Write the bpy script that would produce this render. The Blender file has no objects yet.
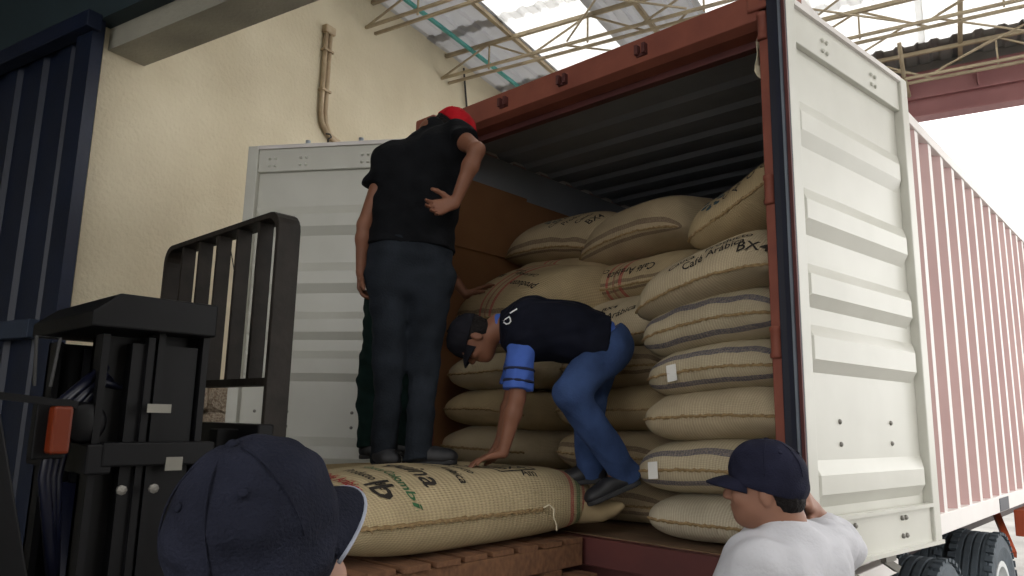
import bpy, bmesh, math, random
import numpy as np
from mathutils import Vector, Matrix, Euler

scene = bpy.context.scene
COL = scene.collection
R = math.radians
GROUND = 1.25          # container floor stands this far above the ground (everything below is written from the container floor)

# ------------------------------------------------------------------ camera
CAM = np.array([3.564, -2.907, .537])
_h, _p, _r, FPX = R(43.11), R(10.08), R(1.17), 733.0
FW = np.array([-math.sin(_h)*math.cos(_p), math.cos(_h)*math.cos(_p), math.sin(_p)])
_rt = np.array([math.cos(_h), math.sin(_h), 0.0]); _up = np.cross(_rt, FW)
RT = math.cos(_r)*_rt + math.sin(_r)*_up
UP = -math.sin(_r)*_rt + math.cos(_r)*_up
cd = bpy.data.cameras.new('camera'); cam = bpy.data.objects.new('camera', cd); COL.objects.link(cam)
cd.sensor_width = 36; cd.lens = FPX/1024*36; cd.clip_start = .05; cd.clip_end = 300
m = Matrix.Identity(4)
for i in range(3):
    m[i][0] = RT[i]; m[i][1] = UP[i]; m[i][2] = -FW[i]
m.translation = Vector(CAM) + Vector((0, 0, GROUND))
cam.matrix_world = m
scene.camera = cam

# ------------------------------------------------------------------ sky and exposure
w = bpy.data.worlds.new('overcast_sky'); scene.world = w; w.use_nodes = True
bg = w.node_tree.nodes['Background']
bg.inputs[0].default_value = (1.0, .985, .96, 1); bg.inputs[1].default_value = 1.7
vs = scene.view_settings
vs.view_transform = 'Standard'; vs.look = 'None'; vs.gamma = 1; vs.use_curve_mapping = False
vs.exposure = 0.74

# building axes (the building is turned 11.9 degrees against the container)
_a = R(11.9)
BU = np.array([math.cos(_a), math.sin(_a), 0]); BV = np.array([-math.sin(_a), math.cos(_a), 0])
def bp(u, v, z): return BU*u + BV*v + np.array([0, 0, z])
BROT = Matrix.Rotation(_a, 4, 'Z')

# ------------------------------------------------------------------ materials
M = {}
def mat(name, col, rough=.6, metal=0.0, var=.12, vscale=6.0, bump=0.0, bscale=40.0, spec=.5, col2=None, trans=0.0, detail=4, stretch=None, coat=0):
    mt = bpy.data.materials.new(name); mt.use_nodes = True
    nt = mt.node_tree; N = nt.nodes; L = nt.links
    b = N['Principled BSDF']
    b.inputs['Roughness'].default_value = rough; b.inputs['Metallic'].default_value = metal
    b.inputs['Specular IOR Level'].default_value = spec
    b.inputs['Coat Weight'].default_value = coat
    tc = N.new('ShaderNodeTexCoord'); src = tc.outputs['Object']
    if stretch:
        mp = N.new('ShaderNodeMapping'); mp.inputs['Scale'].default_value = stretch
        L.new(src, mp.inputs['Vector']); src = mp.outputs['Vector']
    n = N.new('ShaderNodeTexNoise'); n.inputs['Scale'].default_value = vscale; n.inputs['Detail'].default_value = detail
    L.new(src, n.inputs['Vector'])
    rp = N.new('ShaderNodeValToRGB')
    c2 = col2 if col2 else tuple(c*(1-var) for c in col)
    c1 = col if col2 else tuple(min(1, c*(1+var)) for c in col)
    rp.color_ramp.elements[0].color = (*c2, 1); rp.color_ramp.elements[1].color = (*c1, 1)
    rp.color_ramp.elements[0].position = .3; rp.color_ramp.elements[1].position = .7
    L.new(n.outputs['Fac'], rp.inputs['Fac']); L.new(rp.outputs['Color'], b.inputs['Base Color'])
    if bump:
        n2 = N.new('ShaderNodeTexNoise'); n2.inputs['Scale'].default_value = bscale; n2.inputs['Detail'].default_value = 5
        L.new(src, n2.inputs['Vector'])
        bu = N.new('ShaderNodeBump'); bu.inputs['Strength'].default_value = bump; bu.inputs['Distance'].default_value = .02
        L.new(n2.outputs['Fac'], bu.inputs['Height']); L.new(bu.outputs['Normal'], b.inputs['Normal'])
    if trans:
        tr = N.new('ShaderNodeBsdfTranslucent'); mx = N.new('ShaderNodeMixShader'); mx.inputs[0].default_value = trans
        L.new(rp.outputs['Color'], tr.inputs['Color'])
        L.new(b.outputs[0], mx.inputs[1]); L.new(tr.outputs[0], mx.inputs[2]); L.new(mx.outputs[0], N['Material Output'].inputs['Surface'])
    M[name] = mt; return mt

def burlap(name, base, vstripes=(), ustripes=(), dirt=.25):
    """sack cloth: woven relief plus printed / woven stripes laid out along the sack's own cloth coordinates"""
    mt = bpy.data.materials.new(name); mt.use_nodes = True
    nt = mt.node_tree; N = nt.nodes; L = nt.links; b = N['Principled BSDF']
    b.inputs['Roughness'].default_value = .95; b.inputs['Specular IOR Level'].default_value = .15
    uv = N.new('ShaderNodeUVMap'); sep = N.new('ShaderNodeSeparateXYZ'); L.new(uv.outputs[0], sep.inputs[0])
    oi = N.new('ShaderNodeObjectInfo')
    tc = N.new('ShaderNodeTexCoord')
    n = N.new('ShaderNodeTexNoise'); n.inputs['Scale'].default_value = 5; n.inputs['Detail'].default_value = 6; n.noise_dimensions = '4D'
    L.new(tc.outputs['Object'], n.inputs['Vector']); L.new(oi.outputs['Random'], n.inputs['W'])
    rp = N.new('ShaderNodeValToRGB'); rp.color_ramp.elements[0].position = .3; rp.color_ramp.elements[1].position = .72
    rp.color_ramp.elements[0].color = (*[c*(1-dirt) for c in base], 1); rp.color_ramp.elements[1].color = (*base, 1)
    L.new(n.outputs['Fac'], rp.inputs['Fac'])
    cur = rp.outputs['Color']
    def ramp(stripes, sock):
        nonlocal cur
        r = N.new('ShaderNodeValToRGB'); r.color_ramp.interpolation = 'CONSTANT'
        e = r.color_ramp.elements; e[0].position = 0; e[0].color = (0, 0, 0, 0); e[1].position = .999; e[1].color = (0, 0, 0, 0)
        for c, wd, colr in stripes:
            x = e.new(c-wd/2); x.color = (*colr, .8)
            x = e.new(c+wd/2); x.color = (0, 0, 0, 0)
        L.new(sock, r.inputs['Fac'])
        # the woven stripe is broken up by the jute threads
        wv = N.new('ShaderNodeTexNoise'); wv.inputs['Scale'].default_value = 160
        L.new(tc.outputs['Object'], wv.inputs['Vector'])
        ma = N.new('ShaderNodeMath'); ma.operation = 'MULTIPLY_ADD'; ma.inputs[1].default_value = 1.3; ma.inputs[2].default_value = .15; L.new(wv.outputs['Fac'], ma.inputs[0])
        mu = N.new('ShaderNodeMath'); mu.operation = 'MULTIPLY'; mu.use_clamp = True; L.new(r.outputs['Alpha'], mu.inputs[0]); L.new(ma.outputs[0], mu.inputs[1])
        mx = N.new('ShaderNodeMix'); mx.data_type = 'RGBA'; L.new(mu.outputs[0], mx.inputs[0]); L.new(cur, mx.inputs[6]); L.new(r.outputs['Color'], mx.inputs[7])
        cur = mx.outputs[2]
    if vstripes: ramp(vstripes, sep.outputs['Y'])
    if ustripes: ramp(ustripes, sep.outputs['X'])
    # weave threads
    hs = []
    for ax, sc in (('X', 24), ('Y', 30)):
        wa = N.new('ShaderNodeTexWave'); wa.bands_direction = ax; wa.inputs['Scale'].default_value = sc; wa.inputs['Distortion'].default_value = 1.2; wa.inputs['Detail'].default_value = 2
        L.new(uv.outputs[0], wa.inputs['Vector']); hs.append(wa.outputs['Fac'])
    ad = N.new('ShaderNodeMath'); ad.operation = 'ADD'; L.new(hs[0], ad.inputs[0]); L.new(hs[1], ad.inputs[1])
    mm = N.new('ShaderNodeMapRange'); mm.inputs['From Max'].default_value = 2; mm.inputs['To Min'].default_value = .76; mm.inputs['To Max'].default_value = 1.16
    L.new(ad.outputs[0], mm.inputs['Value'])
    ml = N.new('ShaderNodeMix'); ml.data_type = 'RGBA'; ml.blend_type = 'MULTIPLY'; ml.inputs[0].default_value = 1
    L.new(cur, ml.inputs[6]); L.new(mm.outputs[0], ml.inputs[7]); L.new(ml.outputs[2], b.inputs['Base Color'])
    bu = N.new('ShaderNodeBump'); bu.inputs['Strength'].default_value = .5; bu.inputs['Distance'].default_value = .004
    L.new(ad.outputs[0], bu.inputs['Height']); L.new(bu.outputs['Normal'], b.inputs['Normal'])
    M[name] = mt; return mt

def build_materials():
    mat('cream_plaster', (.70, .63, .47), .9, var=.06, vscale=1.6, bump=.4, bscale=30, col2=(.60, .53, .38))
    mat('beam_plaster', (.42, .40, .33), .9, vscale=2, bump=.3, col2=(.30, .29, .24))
    mat('stone', (.42, .36, .28), .95, vscale=9, bump=.8, bscale=18, col2=(.16, .11, .07))
    mat('mortar', (.34, .26, .17), .95, vscale=4, bump=.8, bscale=20, col2=(.14, .09, .05))
    mat('concrete', (.30, .29, .27), .9, vscale=1.2, bump=.2, col2=(.20, .19, .18))
    mat('blue_steel', (.0085, .014, .034), .45, var=.2, vscale=3, bump=.05, spec=.4)
    mat('blue_bar', (.022, .034, .060), .5, var=.2, vscale=4)
    mat('teal_beam', (.022, .040, .050), .7, var=.15, vscale=2)
    mat('roof_white', (.90, .90, .89), .6, vscale=1.5, trans=.82, col2=(.84, .84, .84))
    mat('roof_metal', (.55, .55, .56), .5, metal=.0, vscale=1.5, trans=.5, col2=(.53, .53, .54), detail=1)
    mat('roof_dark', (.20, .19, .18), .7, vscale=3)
    mat('near_roof', (.12, .12, .12), .8)
    mat('truss_steel', (.46, .38, .25), .6, var=.15, vscale=5, col2=(.30, .24, .16))
    mat('girder_red', (.36, .16, .16), .6, vscale=2, col2=(.29, .12, .125))
    mat('teal_pipe', (.10, .42, .40), .5)
    mat('conduit', (.52, .42, .28), .6, vscale=8, col2=(.36, .26, .16))
    mat('wire', (.03, .03, .03), .6)
    mat('container_red', (.27, .085, .055), .6, vscale=5, bump=.08, col2=(.20, .060, .042), spec=.3)
    mat('container_dark', (.10, .025, .022), .6, vscale=5, col2=(.07, .018, .018))
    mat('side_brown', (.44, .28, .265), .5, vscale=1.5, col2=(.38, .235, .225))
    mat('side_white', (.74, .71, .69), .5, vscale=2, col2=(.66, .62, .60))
    mat('door_white', (.61, .605, .55), .30, vscale=2.5, col2=(.54, .535, .48), spec=.5)
    mat('inner_grey', (.28, .30, .34), .6, vscale=2, col2=(.23, .25, .28))
    mat('gasket', (.012, .014, .028), .45)
    mat('steel_strip', (.32, .36, .42), .35, metal=.6)
    mat('bolt_steel', (.22, .21, .19), .45, metal=.5)
    mat('plywood', (.20, .12, .065), .8, vscale=5, col2=(.13, .08, .045), stretch=(1, 8, 1))
    mat('cardboard', (.30, .145, .065), .9, vscale=2, col2=(.22, .10, .045))
    mat('paper', (.62, .55, .40), .9)
    mat('chassis', (.05, .035, .035), .6)
    mat('trailer_red', (.40, .07, .025), .5)
    mat('tyre', (.055, .07, .085), .75, bump=.2, bscale=30, var=.25)
    mat('rim', (.60, .62, .62), .45, metal=.3)
    mat('pallet_wood', (.22, .105, .05), .85, vscale=4, bump=.25, bscale=25, col2=(.12, .055, .028), stretch=(1.5, 12, 8))
    mat('black_paint', (.0045, .0045, .0055), .45, var=.3, spec=.22)
    mat('grill_paint', (.020, .016, .013), .55, var=.35, vscale=9, bump=.1, spec=.25)
    mat('forklift_body', (.030, .028, .03), .5, var=.3)
    mat('hydraulic', (.005, .006, .016), .3, spec=.4)
    mat('chrome', (.45, .45, .47), .2, metal=1)
    mat('amber', (.14, .020, .004), .35, spec=.4)
    mat('plate_white', (.22, .21, .18), .6)
    mat('skin_dark', (.20, .085, .050), .55, var=.08, vscale=14, spec=.35)
    mat('skin_mid', (.30, .15, .10), .55, var=.08, vscale=14, spec=.35)
    mat('skin_light', (.44, .25, .18), .55, var=.06, vscale=14, spec=.35)
    mat('hair', (.012, .010, .010), .6, bump=.6, bscale=90, spec=.12)
    mat('eye_white', (.6, .58, .55), .3)
    mat('eye_dark', (.02, .012, .008), .2)
    mat('lip', (.22, .08, .06), .5)
    mat('shirt_black', (.0055, .006, .0075), .9, var=.3, vscale=12, bump=.2, bscale=60, spec=.12)
    mat('jeans_dark', (.017, .021, .028), .9, var=.35, vscale=7, bump=.25, bscale=120, spec=.12)
    mat('jeans_blue', (.035, .062, .15), .9, var=.35, vscale=6, bump=.25, bscale=120, spec=.12)
    mat('trousers_green', (.008, .020, .018), .9, var=.3, spec=.12)
    mat('vest_navy', (.006, .007, .014), .85, var=.3, vscale=10, spec=.12)
    mat('shirt_blue', (.060, .120, .42), .85, var=.12, vscale=10, spec=.12)
    mat('band_navy', (.010, .014, .045), .85)
    mat('shirt_white', (.60, .60, .64), .9, var=.06, vscale=6, bump=.15, bscale=80, spec=.12)
    mat('cap_red', (.40, .008, .015), .8, var=.2, vscale=12, spec=.12)
    mat('cap_black', (.010, .010, .014), .8, var=.3, spec=.12)
    mat('cap_navy', (.016, .017, .034), .85, var=.25, vscale=15, bump=.25, bscale=200, spec=.12)
    mat('cap_slate', (.018, .020, .034), .9, var=.28, vscale=14, bump=.35, bscale=220, spec=.12)
    mat('cap_trim', (.42, .45, .55), .8)
    mat('cloth_grey', (.05, .055, .07), .9, var=.2, spec=.12)
    mat('shoe_black', (.010, .010, .013), .55, var=.3)
    mat('sole', (.020, .020, .022), .8)
    mat('ink_black', (.020, .016, .012), .95)
    mat('ink_red', (.36, .035, .035), .95)
    mat('ink_green', (.035, .12, .05), .95)
    mat('ink_teal', (.025, .055, .065), .95)
    mat('print_white', (.75, .75, .75), .8)
    mat('tag_paper', (.75, .74, .70), .8)
    mat('thread', (.62, .55, .40), .95)
    mat('seam_tan', (.36, .25, .12), .95, vscale=60, col2=(.20, .13, .06))
    blue = (.030, .036, .10)
    tan = (.30, .19, .085)
    red, grn = (.42, .05, .06), (.05, .14, .06)
    burlap('burlap_plain', (.53, .435, .29))
    burlap('burlap_gold', (.49, .375, .215))
    burlap('burlap_pale', (.58, .51, .38))
    burlap('burlap_blue', (.52, .44, .30), vstripes=[(.115, .045, blue)])
    burlap('burlap_brown', (.48, .375, .235), vstripes=[(.075, .045, (.12, .075, .055))])
    burlap('burlap_red', (.49, .38, .225), ustripes=[(.42, .018, red), (.46, .012, (.25, .10, .08)), (.50, .018, red)], vstripes=[(.06, .035, (.13, .085, .06))])
    burlap('burlap_pallet', (.54, .435, .265), vstripes=[(.735, .016, red), (.765, .02, grn), (.795, .016, red)])
build_materials()

# ------------------------------------------------------------------ mesh helpers
class MB:
    def __init__(s): s.v = []; s.f = []; s.mi = []
    def add(s, vs, fs, mi=0):
        o = len(s.v); s.v += [tuple(map(float, p)) for p in vs]; s.f += [tuple(i+o for i in f) for f in fs]; s.mi += [mi]*len(fs); return s
    def box(s, c, d, rot=None, mi=0):
        hx, hy, hz = d[0]/2, d[1]/2, d[2]/2
        pts = [Vector((x, y, z)) for x in (-hx, hx) for y in (-hy, hy) for z in (-hz, hz)]
        if rot is not None:
            rm = rot.to_3x3() if isinstance(rot, Matrix) else Euler(rot).to_matrix()
            pts = [rm @ p for p in pts]
        c = Vector(c)
        return s.add([p+c for p in pts], [(0, 1, 3, 2), (4, 6, 7, 5), (0, 4, 5, 1), (2, 3, 7, 6), (0, 2, 6, 4), (1, 5, 7, 3)], mi)
    def span(s, lo, hi, mi=0):
        return s.box([(a+b)/2 for a, b in zip(lo, hi)], [abs(b-a) for a, b in zip(lo, hi)], None, mi)
    def tube(s, pts, r, n=8, mi=0, closed=False):
        pts = [Vector(p) for p in pts]; k = len(pts)
        rs = r if isinstance(r, (list, tuple)) else [r]*k
        ref = None; vs = []
        for i, p in enumerate(pts):
            t = (pts[min(i+1, k-1)]-pts[max(i-1, 0)]).normalized()
            if ref is None:
                ref = t.orthogonal().normalized()
            else:
                ref = (ref - t*ref.dot(t)); ref = ref.normalized() if ref.length > 1e-6 else t.orthogonal().normalized()
            b = t.cross(ref)
            for j in range(n):
                a = 2*math.pi*j/n; vs.append(p + (ref*math.cos(a)+b*math.sin(a))*rs[i])
        fs = [(i*n+j, i*n+(j+1) % n, (i+1)*n+(j+1) % n, (i+1)*n+j) for i in range(k-1) for j in range(n)]
        fs += [tuple(range(n))[::-1], tuple((k-1)*n+j for j in range(n))]
        return s.add(vs, fs, mi)
    def bar(s, p0, p1, w=.03, h=None, mi=0):
        p0, p1 = Vector(p0), Vector(p1); h = h or w; t = (p1-p0).normalized()
        up = Vector((0, 0, 1)) if abs(t.z) < .95 else Vector((0, 1, 0))
        sd = t.cross(up).normalized(); u = sd.cross(t)
        vs = [p + sd*a*w/2 + u*b*h/2 for p in (p0, p1) for a, b in ((-1, -1), (1, -1), (1, 1), (-1, 1))]
        return s.add(vs, [(0, 1, 2, 3)[::-1], (4, 5, 6, 7), (0, 1, 5, 4), (1, 2, 6, 5), (2, 3, 7, 6), (3, 0, 4, 7)], mi)
    def prism(s, poly, ext, mi=0):
        """poly: list of 3d points in a plane, ext: extrusion vector"""
        n = len(poly); e = Vector(ext); a = [Vector(p) for p in poly]
        return s.add(a + [p+e for p in a], [tuple(range(n))[::-1], tuple(range(n, 2*n))] + [(i, (i+1) % n, n+(i+1) % n, n+i) for i in range(n)], mi)
    def lathe(s, prof, origin, axis, n=24, mi=0, caps=True):
        ax = Vector(axis).normalized(); x = ax.orthogonal().normalized(); y = ax.cross(x); o = Vector(origin); k = len(prof); vs = []
        for r, h in prof:
            for j in range(n):
                a = 2*math.pi*j/n; vs.append(o + ax*h + (x*math.cos(a)+y*math.sin(a))*r)
        fs = [(i*n+j, i*n+(j+1) % n, (i+1)*n+(j+1) % n, (i+1)*n+j) for i in range(k-1) for j in range(n)]
        if caps: fs += [tuple(range(n))[::-1], tuple((k-1)*n+j for j in range(n))]
        return s.add(vs, fs, mi)
    def build(s, name, mats, parent=None, smooth=False, bevel=0.0, solid=0.0):
        me = bpy.data.meshes.new(name)
        base = Vector(parent['_base']) if parent is not None and '_base' in parent else Vector((0, 0, 0))
        me.from_pydata([tuple(Vector(p)-base) for p in s.v], [], s.f)
        bm = bmesh.new(); bm.from_mesh(me); bmesh.ops.recalc_face_normals(bm, faces=bm.faces); bm.to_mesh(me); bm.free()
        if not isinstance(mats, (list, tuple)): mats = [mats]
        for x in mats: me.materials.append(M[x])
        for p, i in zip(me.polygons, s.mi): p.material_index = i
        if smooth: me.polygons.foreach_set('use_smooth', [True]*len(me.polygons))
        o = bpy.data.objects.new(name, me); COL.objects.link(o)
        if parent is not None:
            o.parent = parent
            o['_base'] = tuple(base)
        if bevel:
            md = o.modifiers.new('bevel', 'BEVEL'); md.width = bevel; md.segments = 2; md.limit_method = 'ANGLE'
        if solid:
            md = o.modifiers.new('solid', 'SOLIDIFY'); md.thickness = solid; md.offset = 0
        return o

def thing(name, base, label, cat, group=None):
    o = bpy.data.objects.new(name, None); COL.objects.link(o); o.empty_display_size = .1
    o.location = base; o['_base'] = tuple(map(float, base)); tag(o, label, cat, group); return o
def tag(o, label=None, cat=None, group=None, kind=None):
    if label: o['label'] = label
    if cat: o['category'] = cat
    if group: o['group'] = group
    if kind: o['kind'] = kind
    return o
def struct(name, mb, mt, label, cat, **k):
    o = mb.build(name, mt, **k); return tag(o, label, cat, None, 'structure')

# ================================================================== THE BUILDING
U0 = -2.0                                    # left wall plane
VN, VF = -1.05, -.73                         # dock wall, near and far face
LZ = 3.0                                     # soffit of the lintel
ROOFZ = 4.78
def bbox(mb, u0, u1, v0, v1, z0, z1, mi=0):
    c = bp((u0+u1)/2, (v0+v1)/2, (z0+z1)/2); return mb.box(c, (abs(u1-u0), abs(v1-v0), abs(z1-z0)), BROT, mi)

g = MB(); g.box((4, 6, -GROUND-.1), (70, 70, .2))
struct('floor', g, 'concrete', 'grey concrete yard floor under the truck and forklift', 'floor')

wl = struct('wall_left', bbox(MB(), U0-.25, U0, VN+.02, 9.5, .78, 4.95), 'cream_plaster', 'rough cream plastered side wall behind the container', 'wall')
wb = bbox(MB(), U0-.25, U0-.02, VN+.02, 9.5, -GROUND, .78).build('plinth', 'mortar', wl)
rnd = random.Random(3)
stone_meshes = []
for k in range(5):                           # rough masonry at the foot of the wall
    bm = bmesh.new(); bmesh.ops.create_icosphere(bm, subdivisions=2, radius=1)
    for v in bm.verts:
        v.co *= 1 + rnd.uniform(-.16, .16); v.co = Vector((max(-.8, min(.8, v.co.x)), max(-.8, min(.8, v.co.y)), max(-.8, min(.8, v.co.z))))
    me = bpy.data.meshes.new('stone'); bm.to_mesh(me); bm.free(); me.materials.append(M['stone']); stone_meshes.append(me)
zz = -GROUND+.12; row = 0
while zz < .80:
    hgt = rnd.uniform(.11, .15); v = VN+.12 + (row % 2)*.12
    while v < 1.7:
        wd = rnd.uniform(.12, .2)
        o = bpy.data.objects.new('stone', stone_meshes[rnd.randrange(5)]); COL.objects.link(o); o.parent = wl
        o.location = bp(U0-.02+rnd.uniform(-.02, .02), v+wd, zz); o.scale = (.09, wd*1.18, hgt*1.15); o.rotation_euler = (rnd.uniform(-.15, .15), 0, _a)
        v += wd*1.85
    zz += hgt*1.75; row += 1

# dock wall that holds the big doorway
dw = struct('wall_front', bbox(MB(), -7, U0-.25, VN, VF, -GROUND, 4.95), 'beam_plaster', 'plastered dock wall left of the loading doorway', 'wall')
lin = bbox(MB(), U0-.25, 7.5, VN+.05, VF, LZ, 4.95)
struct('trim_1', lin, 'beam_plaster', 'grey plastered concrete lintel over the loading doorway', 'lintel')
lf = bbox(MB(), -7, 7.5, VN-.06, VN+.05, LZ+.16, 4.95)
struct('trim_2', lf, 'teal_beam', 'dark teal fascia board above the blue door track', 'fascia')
# blue steel sliding door parked left of the opening
bd = bbox(MB(), -2.12, -1.93, VN-.10, VN-.02, -GROUND, LZ+.16)
bd = struct('door_1', bd, 'blue_steel', 'dark blue folded steel sliding door parked left of the opening', 'door')
for k, u in enumerate(np.arange(-2.12, -4.6, -.37)):
    s_ = MB(); pr = [(-.0, 0), (-.13, 0), (-.16, .03), (-.33, .03), (-.36, 0)]
    P = [bp(u+a, VN-.02-b, -GROUND+.05) for a, b in pr] + [bp(u+a, VN-.005-b, -GROUND+.05) for a, b in pr[::-1]]
    s_.prism(P, (0, 0, LZ+.10+GROUND)); s_.build('door_panel', 'blue_steel', bd)
bbox(MB(), -4.6, -2.13, VN-.16, VN-.075, .98, 1.10).build('crossbar', 'blue_bar', bd, bevel=.006)
bbox(MB(), -4.6, -1.9, VN-.16, VN-.06, LZ+.06, LZ+.18).build('track', 'blue_steel', bd, bevel=.006)
bbox(MB(), -4.6, -2.13, VN-.14, VN-.075, -.6, -.5).build('crossbar', 'blue_bar', bd, bevel=.006)

# unseen hall on the camera's side, its shell shaped to control the light
struct('wall_back_unseen', bbox(MB(), -7, -1.0, -9.2, -9, -GROUND, 5.1), 'beam_plaster', 'unseen back wall of the loading hall, cut short to let light in', 'wall')  # out of view; stops short so light enters from behind the camera
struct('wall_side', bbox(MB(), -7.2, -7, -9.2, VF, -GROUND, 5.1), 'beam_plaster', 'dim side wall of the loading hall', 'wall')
struct('wall_light_block', bbox(MB(), 5.2, 5.4, -9.2, -1.3, -GROUND, 4.95), 'beam_plaster', 'unseen wall added on the right of the loading hall to block light', 'wall')  # added out of view to keep side light off the forklift
struct('ceiling_light_block', bbox(MB(), -7.2, 3.6, -9.2, VF, 4.95, 5.1), 'near_roof', 'unseen dark ceiling over the loading hall, sized to block sky light', 'ceiling')  # out of view; its extent is set by the sky light it holds back

# roof of the far hall: corrugated sheets in lapped rows
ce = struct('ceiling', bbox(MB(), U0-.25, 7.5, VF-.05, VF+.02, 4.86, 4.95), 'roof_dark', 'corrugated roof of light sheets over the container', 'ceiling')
rows = [(-.75, 1.0), (.9, 2.65), (2.5, 4.1), (3.95, 5.45), (5.3, 6.1)]
def sheet_mesh(length, wid=1.05, pitch=.21, amp=.028):
    xs = []; zs = []
    for i in range(int(wid/pitch)):
        for f, zz in ((0, 0), (.45, 0), (.58, amp), (.87, amp)): xs.append((i+f)*pitch); zs.append(zz)
    xs.append(wid); zs.append(0); n = len(xs)
    b = MB()
    vs_ = [(x, y, z) for y in (0, length) for x, z in zip(xs, zs)]
    b.add(vs_, [(i, i+1, n+i+1, n+i) for i in range(n-1)])
    return b
for ri, (v0, v1) in enumerate(rows):
    shared = {}
    for ci in range(10):
        mt = 'roof_white' if ((ci not in (0, 2))) else 'roof_metal'
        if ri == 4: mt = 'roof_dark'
        if mt not in shared:
            o = sheet_mesh(v1-v0).build('roof_sheet', mt, ce); shared[mt] = o.data
            md = o.modifiers.new('solid', 'SOLIDIFY'); md.thickness = .004
        else:
            o = bpy.data.objects.new('roof_sheet', shared[mt]); COL.objects.link(o); o.parent = ce
            md = o.modifiers.new('solid', 'SOLIDIFY'); md.thickness = .004
        p = bp(U0-.1+ci*.98, v0, ROOFZ + .012*(ri % 2) + .006*(ci % 2)); o.location = p; o.rotation_euler = (0, 0, _a)

# lattice joists across the hall
for k, v in enumerate((.30, 1.58, 2.87, 4.15, 5.42)):
    words = ['first', 'second', 'third', 'fourth', 'fifth'][k]
    t = thing('lattice_joist', bp(U0, v, 4.42), words + ' light steel lattice joist under the roof counting from the doorway', 'joist', 'lattice joists under the roof')
    Lj = 8.6
    for dv in (-.07, .07):
        MB().bar(bp(U0+.003, v+dv, 4.42), bp(U0+Lj, v+dv, 4.42), .028).build('bottom_chord', 'truss_steel', t)
    MB().bar(bp(U0+.003, v, 4.73), bp(U0+Lj, v, 4.73), .04).build('top_chord', 'truss_steel', t)
    n = 7; st = Lj/n
    for i in range(n):
        a = U0 + i*st
        MB().bar(bp(a, v-.07, 4.42), bp(a+st/2, v, 4.73), .018).build('web_bar', 'truss_steel', t)
        MB().bar(bp(a+st/2, v, 4.73), bp(a+st, v+.07, 4.42), .018).build('web_bar', 'truss_steel', t)
        MB().bar(bp(a+st/2, v, 4.42), bp(a+st/2, v, 4.73), .016).build('web_bar', 'truss_steel', t)
# purlins and cross bracing lying between the joists
for k, u in enumerate((-1.1, .35, 1.8, 3.2, 4.6)):
    tag(MB().bar(bp(u, -.7, 4.755), bp(u, 6.0, 4.755), .045).build('purlin', 'truss_steel'), ['first', 'second', 'third', 'fourth', 'fifth'][k] + ' straight steel purlin under the roof sheets counting from the cream wall', 'purlin', 'purlins under the roof')
vsj = (.30, 1.58, 2.87, 4.15, 5.42)
bt = thing('cross_bracing', bp(2, 3, 4.6), 'thin crossed bracing rods between the roof joists', 'bracing')
for i in range(1, 4):
    for u in (-.4, 1.4, 3.0, 4.4):
        MB().bar(bp(u, vsj[i], 4.45), bp(u+1.3, vsj[i+1], 4.5), .016).build('brace_rod', 'truss_steel', bt)
        MB().bar(bp(u+1.3, vsj[i], 4.45), bp(u, vsj[i+1], 4.5), .016).build('brace_rod', 'truss_steel', bt)
tag(MB().bar(bp(-1.62, -.7, 4.70), bp(-1.62, 6, 4.70), .035).build('teal_pipe', 'teal_pipe'), 'thin teal pipe running under the roof along the cream wall', 'pipe')
# girder at the open far end
t = thing('roof_girder', bp(2, 5.9, 4.12), 'red painted steel girder spanning the open end of the hall', 'girder')
bbox(MB(), U0-.1, 7.5, 5.88, 5.92, 4.14, 4.66).build('web_plate', 'girder_red', t)
bbox(MB(), U0-.1, 7.5, 5.80, 6.0, 4.64, 4.67).build('top_flange', 'girder_red', t)
bbox(MB(), U0-.1, 7.5, 5.83, 5.97, 4.355, 4.375).build('ledge_flange', 'girder_red', t)
bbox(MB(), U0-.1, 7.5, 5.80, 6.0, 4.12, 4.145).build('bottom_flange', 'girder_red', t)
for u in (1.3, 3.35, 5.4): bbox(MB(), u, u+.015, 5.82, 5.88, 4.375, 4.64).build('stiffener', 'girder_red', t)
bbox(MB(), U0-.1, 7.5, 5.86, 5.98, 4.67, 4.80).build('closing_board', 'roof_dark', t)
tag(MB().tube([bp(2.62, 5.0, 4.70), bp(2.63, 5.3, 4.45), bp(2.66, 5.7, 4.35)], .022).build('downpipe', 'truss_steel', smooth=True), 'thin pale pipe dropping from the roof to the red girder', 'pipe')

# conduit on the cream wall
t = thing('wall_conduit', bp(U0, 1.0, 3.1), 'pair of rusty conduit pipes with an elbow on the cream wall', 'pipe')
for dv in (0, .055):
    pts = [bp(U0+.03, .96+dv, 4.12), bp(U0+.03, .96+dv, 3.30), bp(U0+.03, .98+dv, 3.20), bp(U0+.03, 1.05+dv, 3.12-dv*.6), bp(U0+.03, 1.35, 3.05-dv*.6)]
    MB().tube(pts, .024, 10).build('conduit', 'conduit', t, smooth=True)
bbox(MB(), U0, U0+.07, .925, 1.05, 4.08, 4.16).build('cap_box', 'conduit', t, bevel=.01)
for z in (3.9, 3.5): bbox(MB(), U0, U0+.065, .93, 1.045, z, z+.02).build('clip', 'conduit', t)
tag(MB().tube([bp(U0+.03, 3.2, 4.72), bp(U0+.03, 3.25, 4.45), bp(U0+.03, 3.3, 4.2), bp(U0+.03, 3.28, 3.4)], .012).build('hanging_cable', 'wire', smooth=True), 'thin dark cable hanging on the wall near the roof', 'cable')
tag(MB().tube([bp(U0+.012, .10, 2.0), bp(U0+.012, .12, 1.86), bp(U0+.012, .2, 1.6), bp(U0+.012, .3, 1.4)], .004).build('loose_wire', 'wire', smooth=True), 'fine loose wire hanging on the cream wall above the forklift', 'wire')

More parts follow.
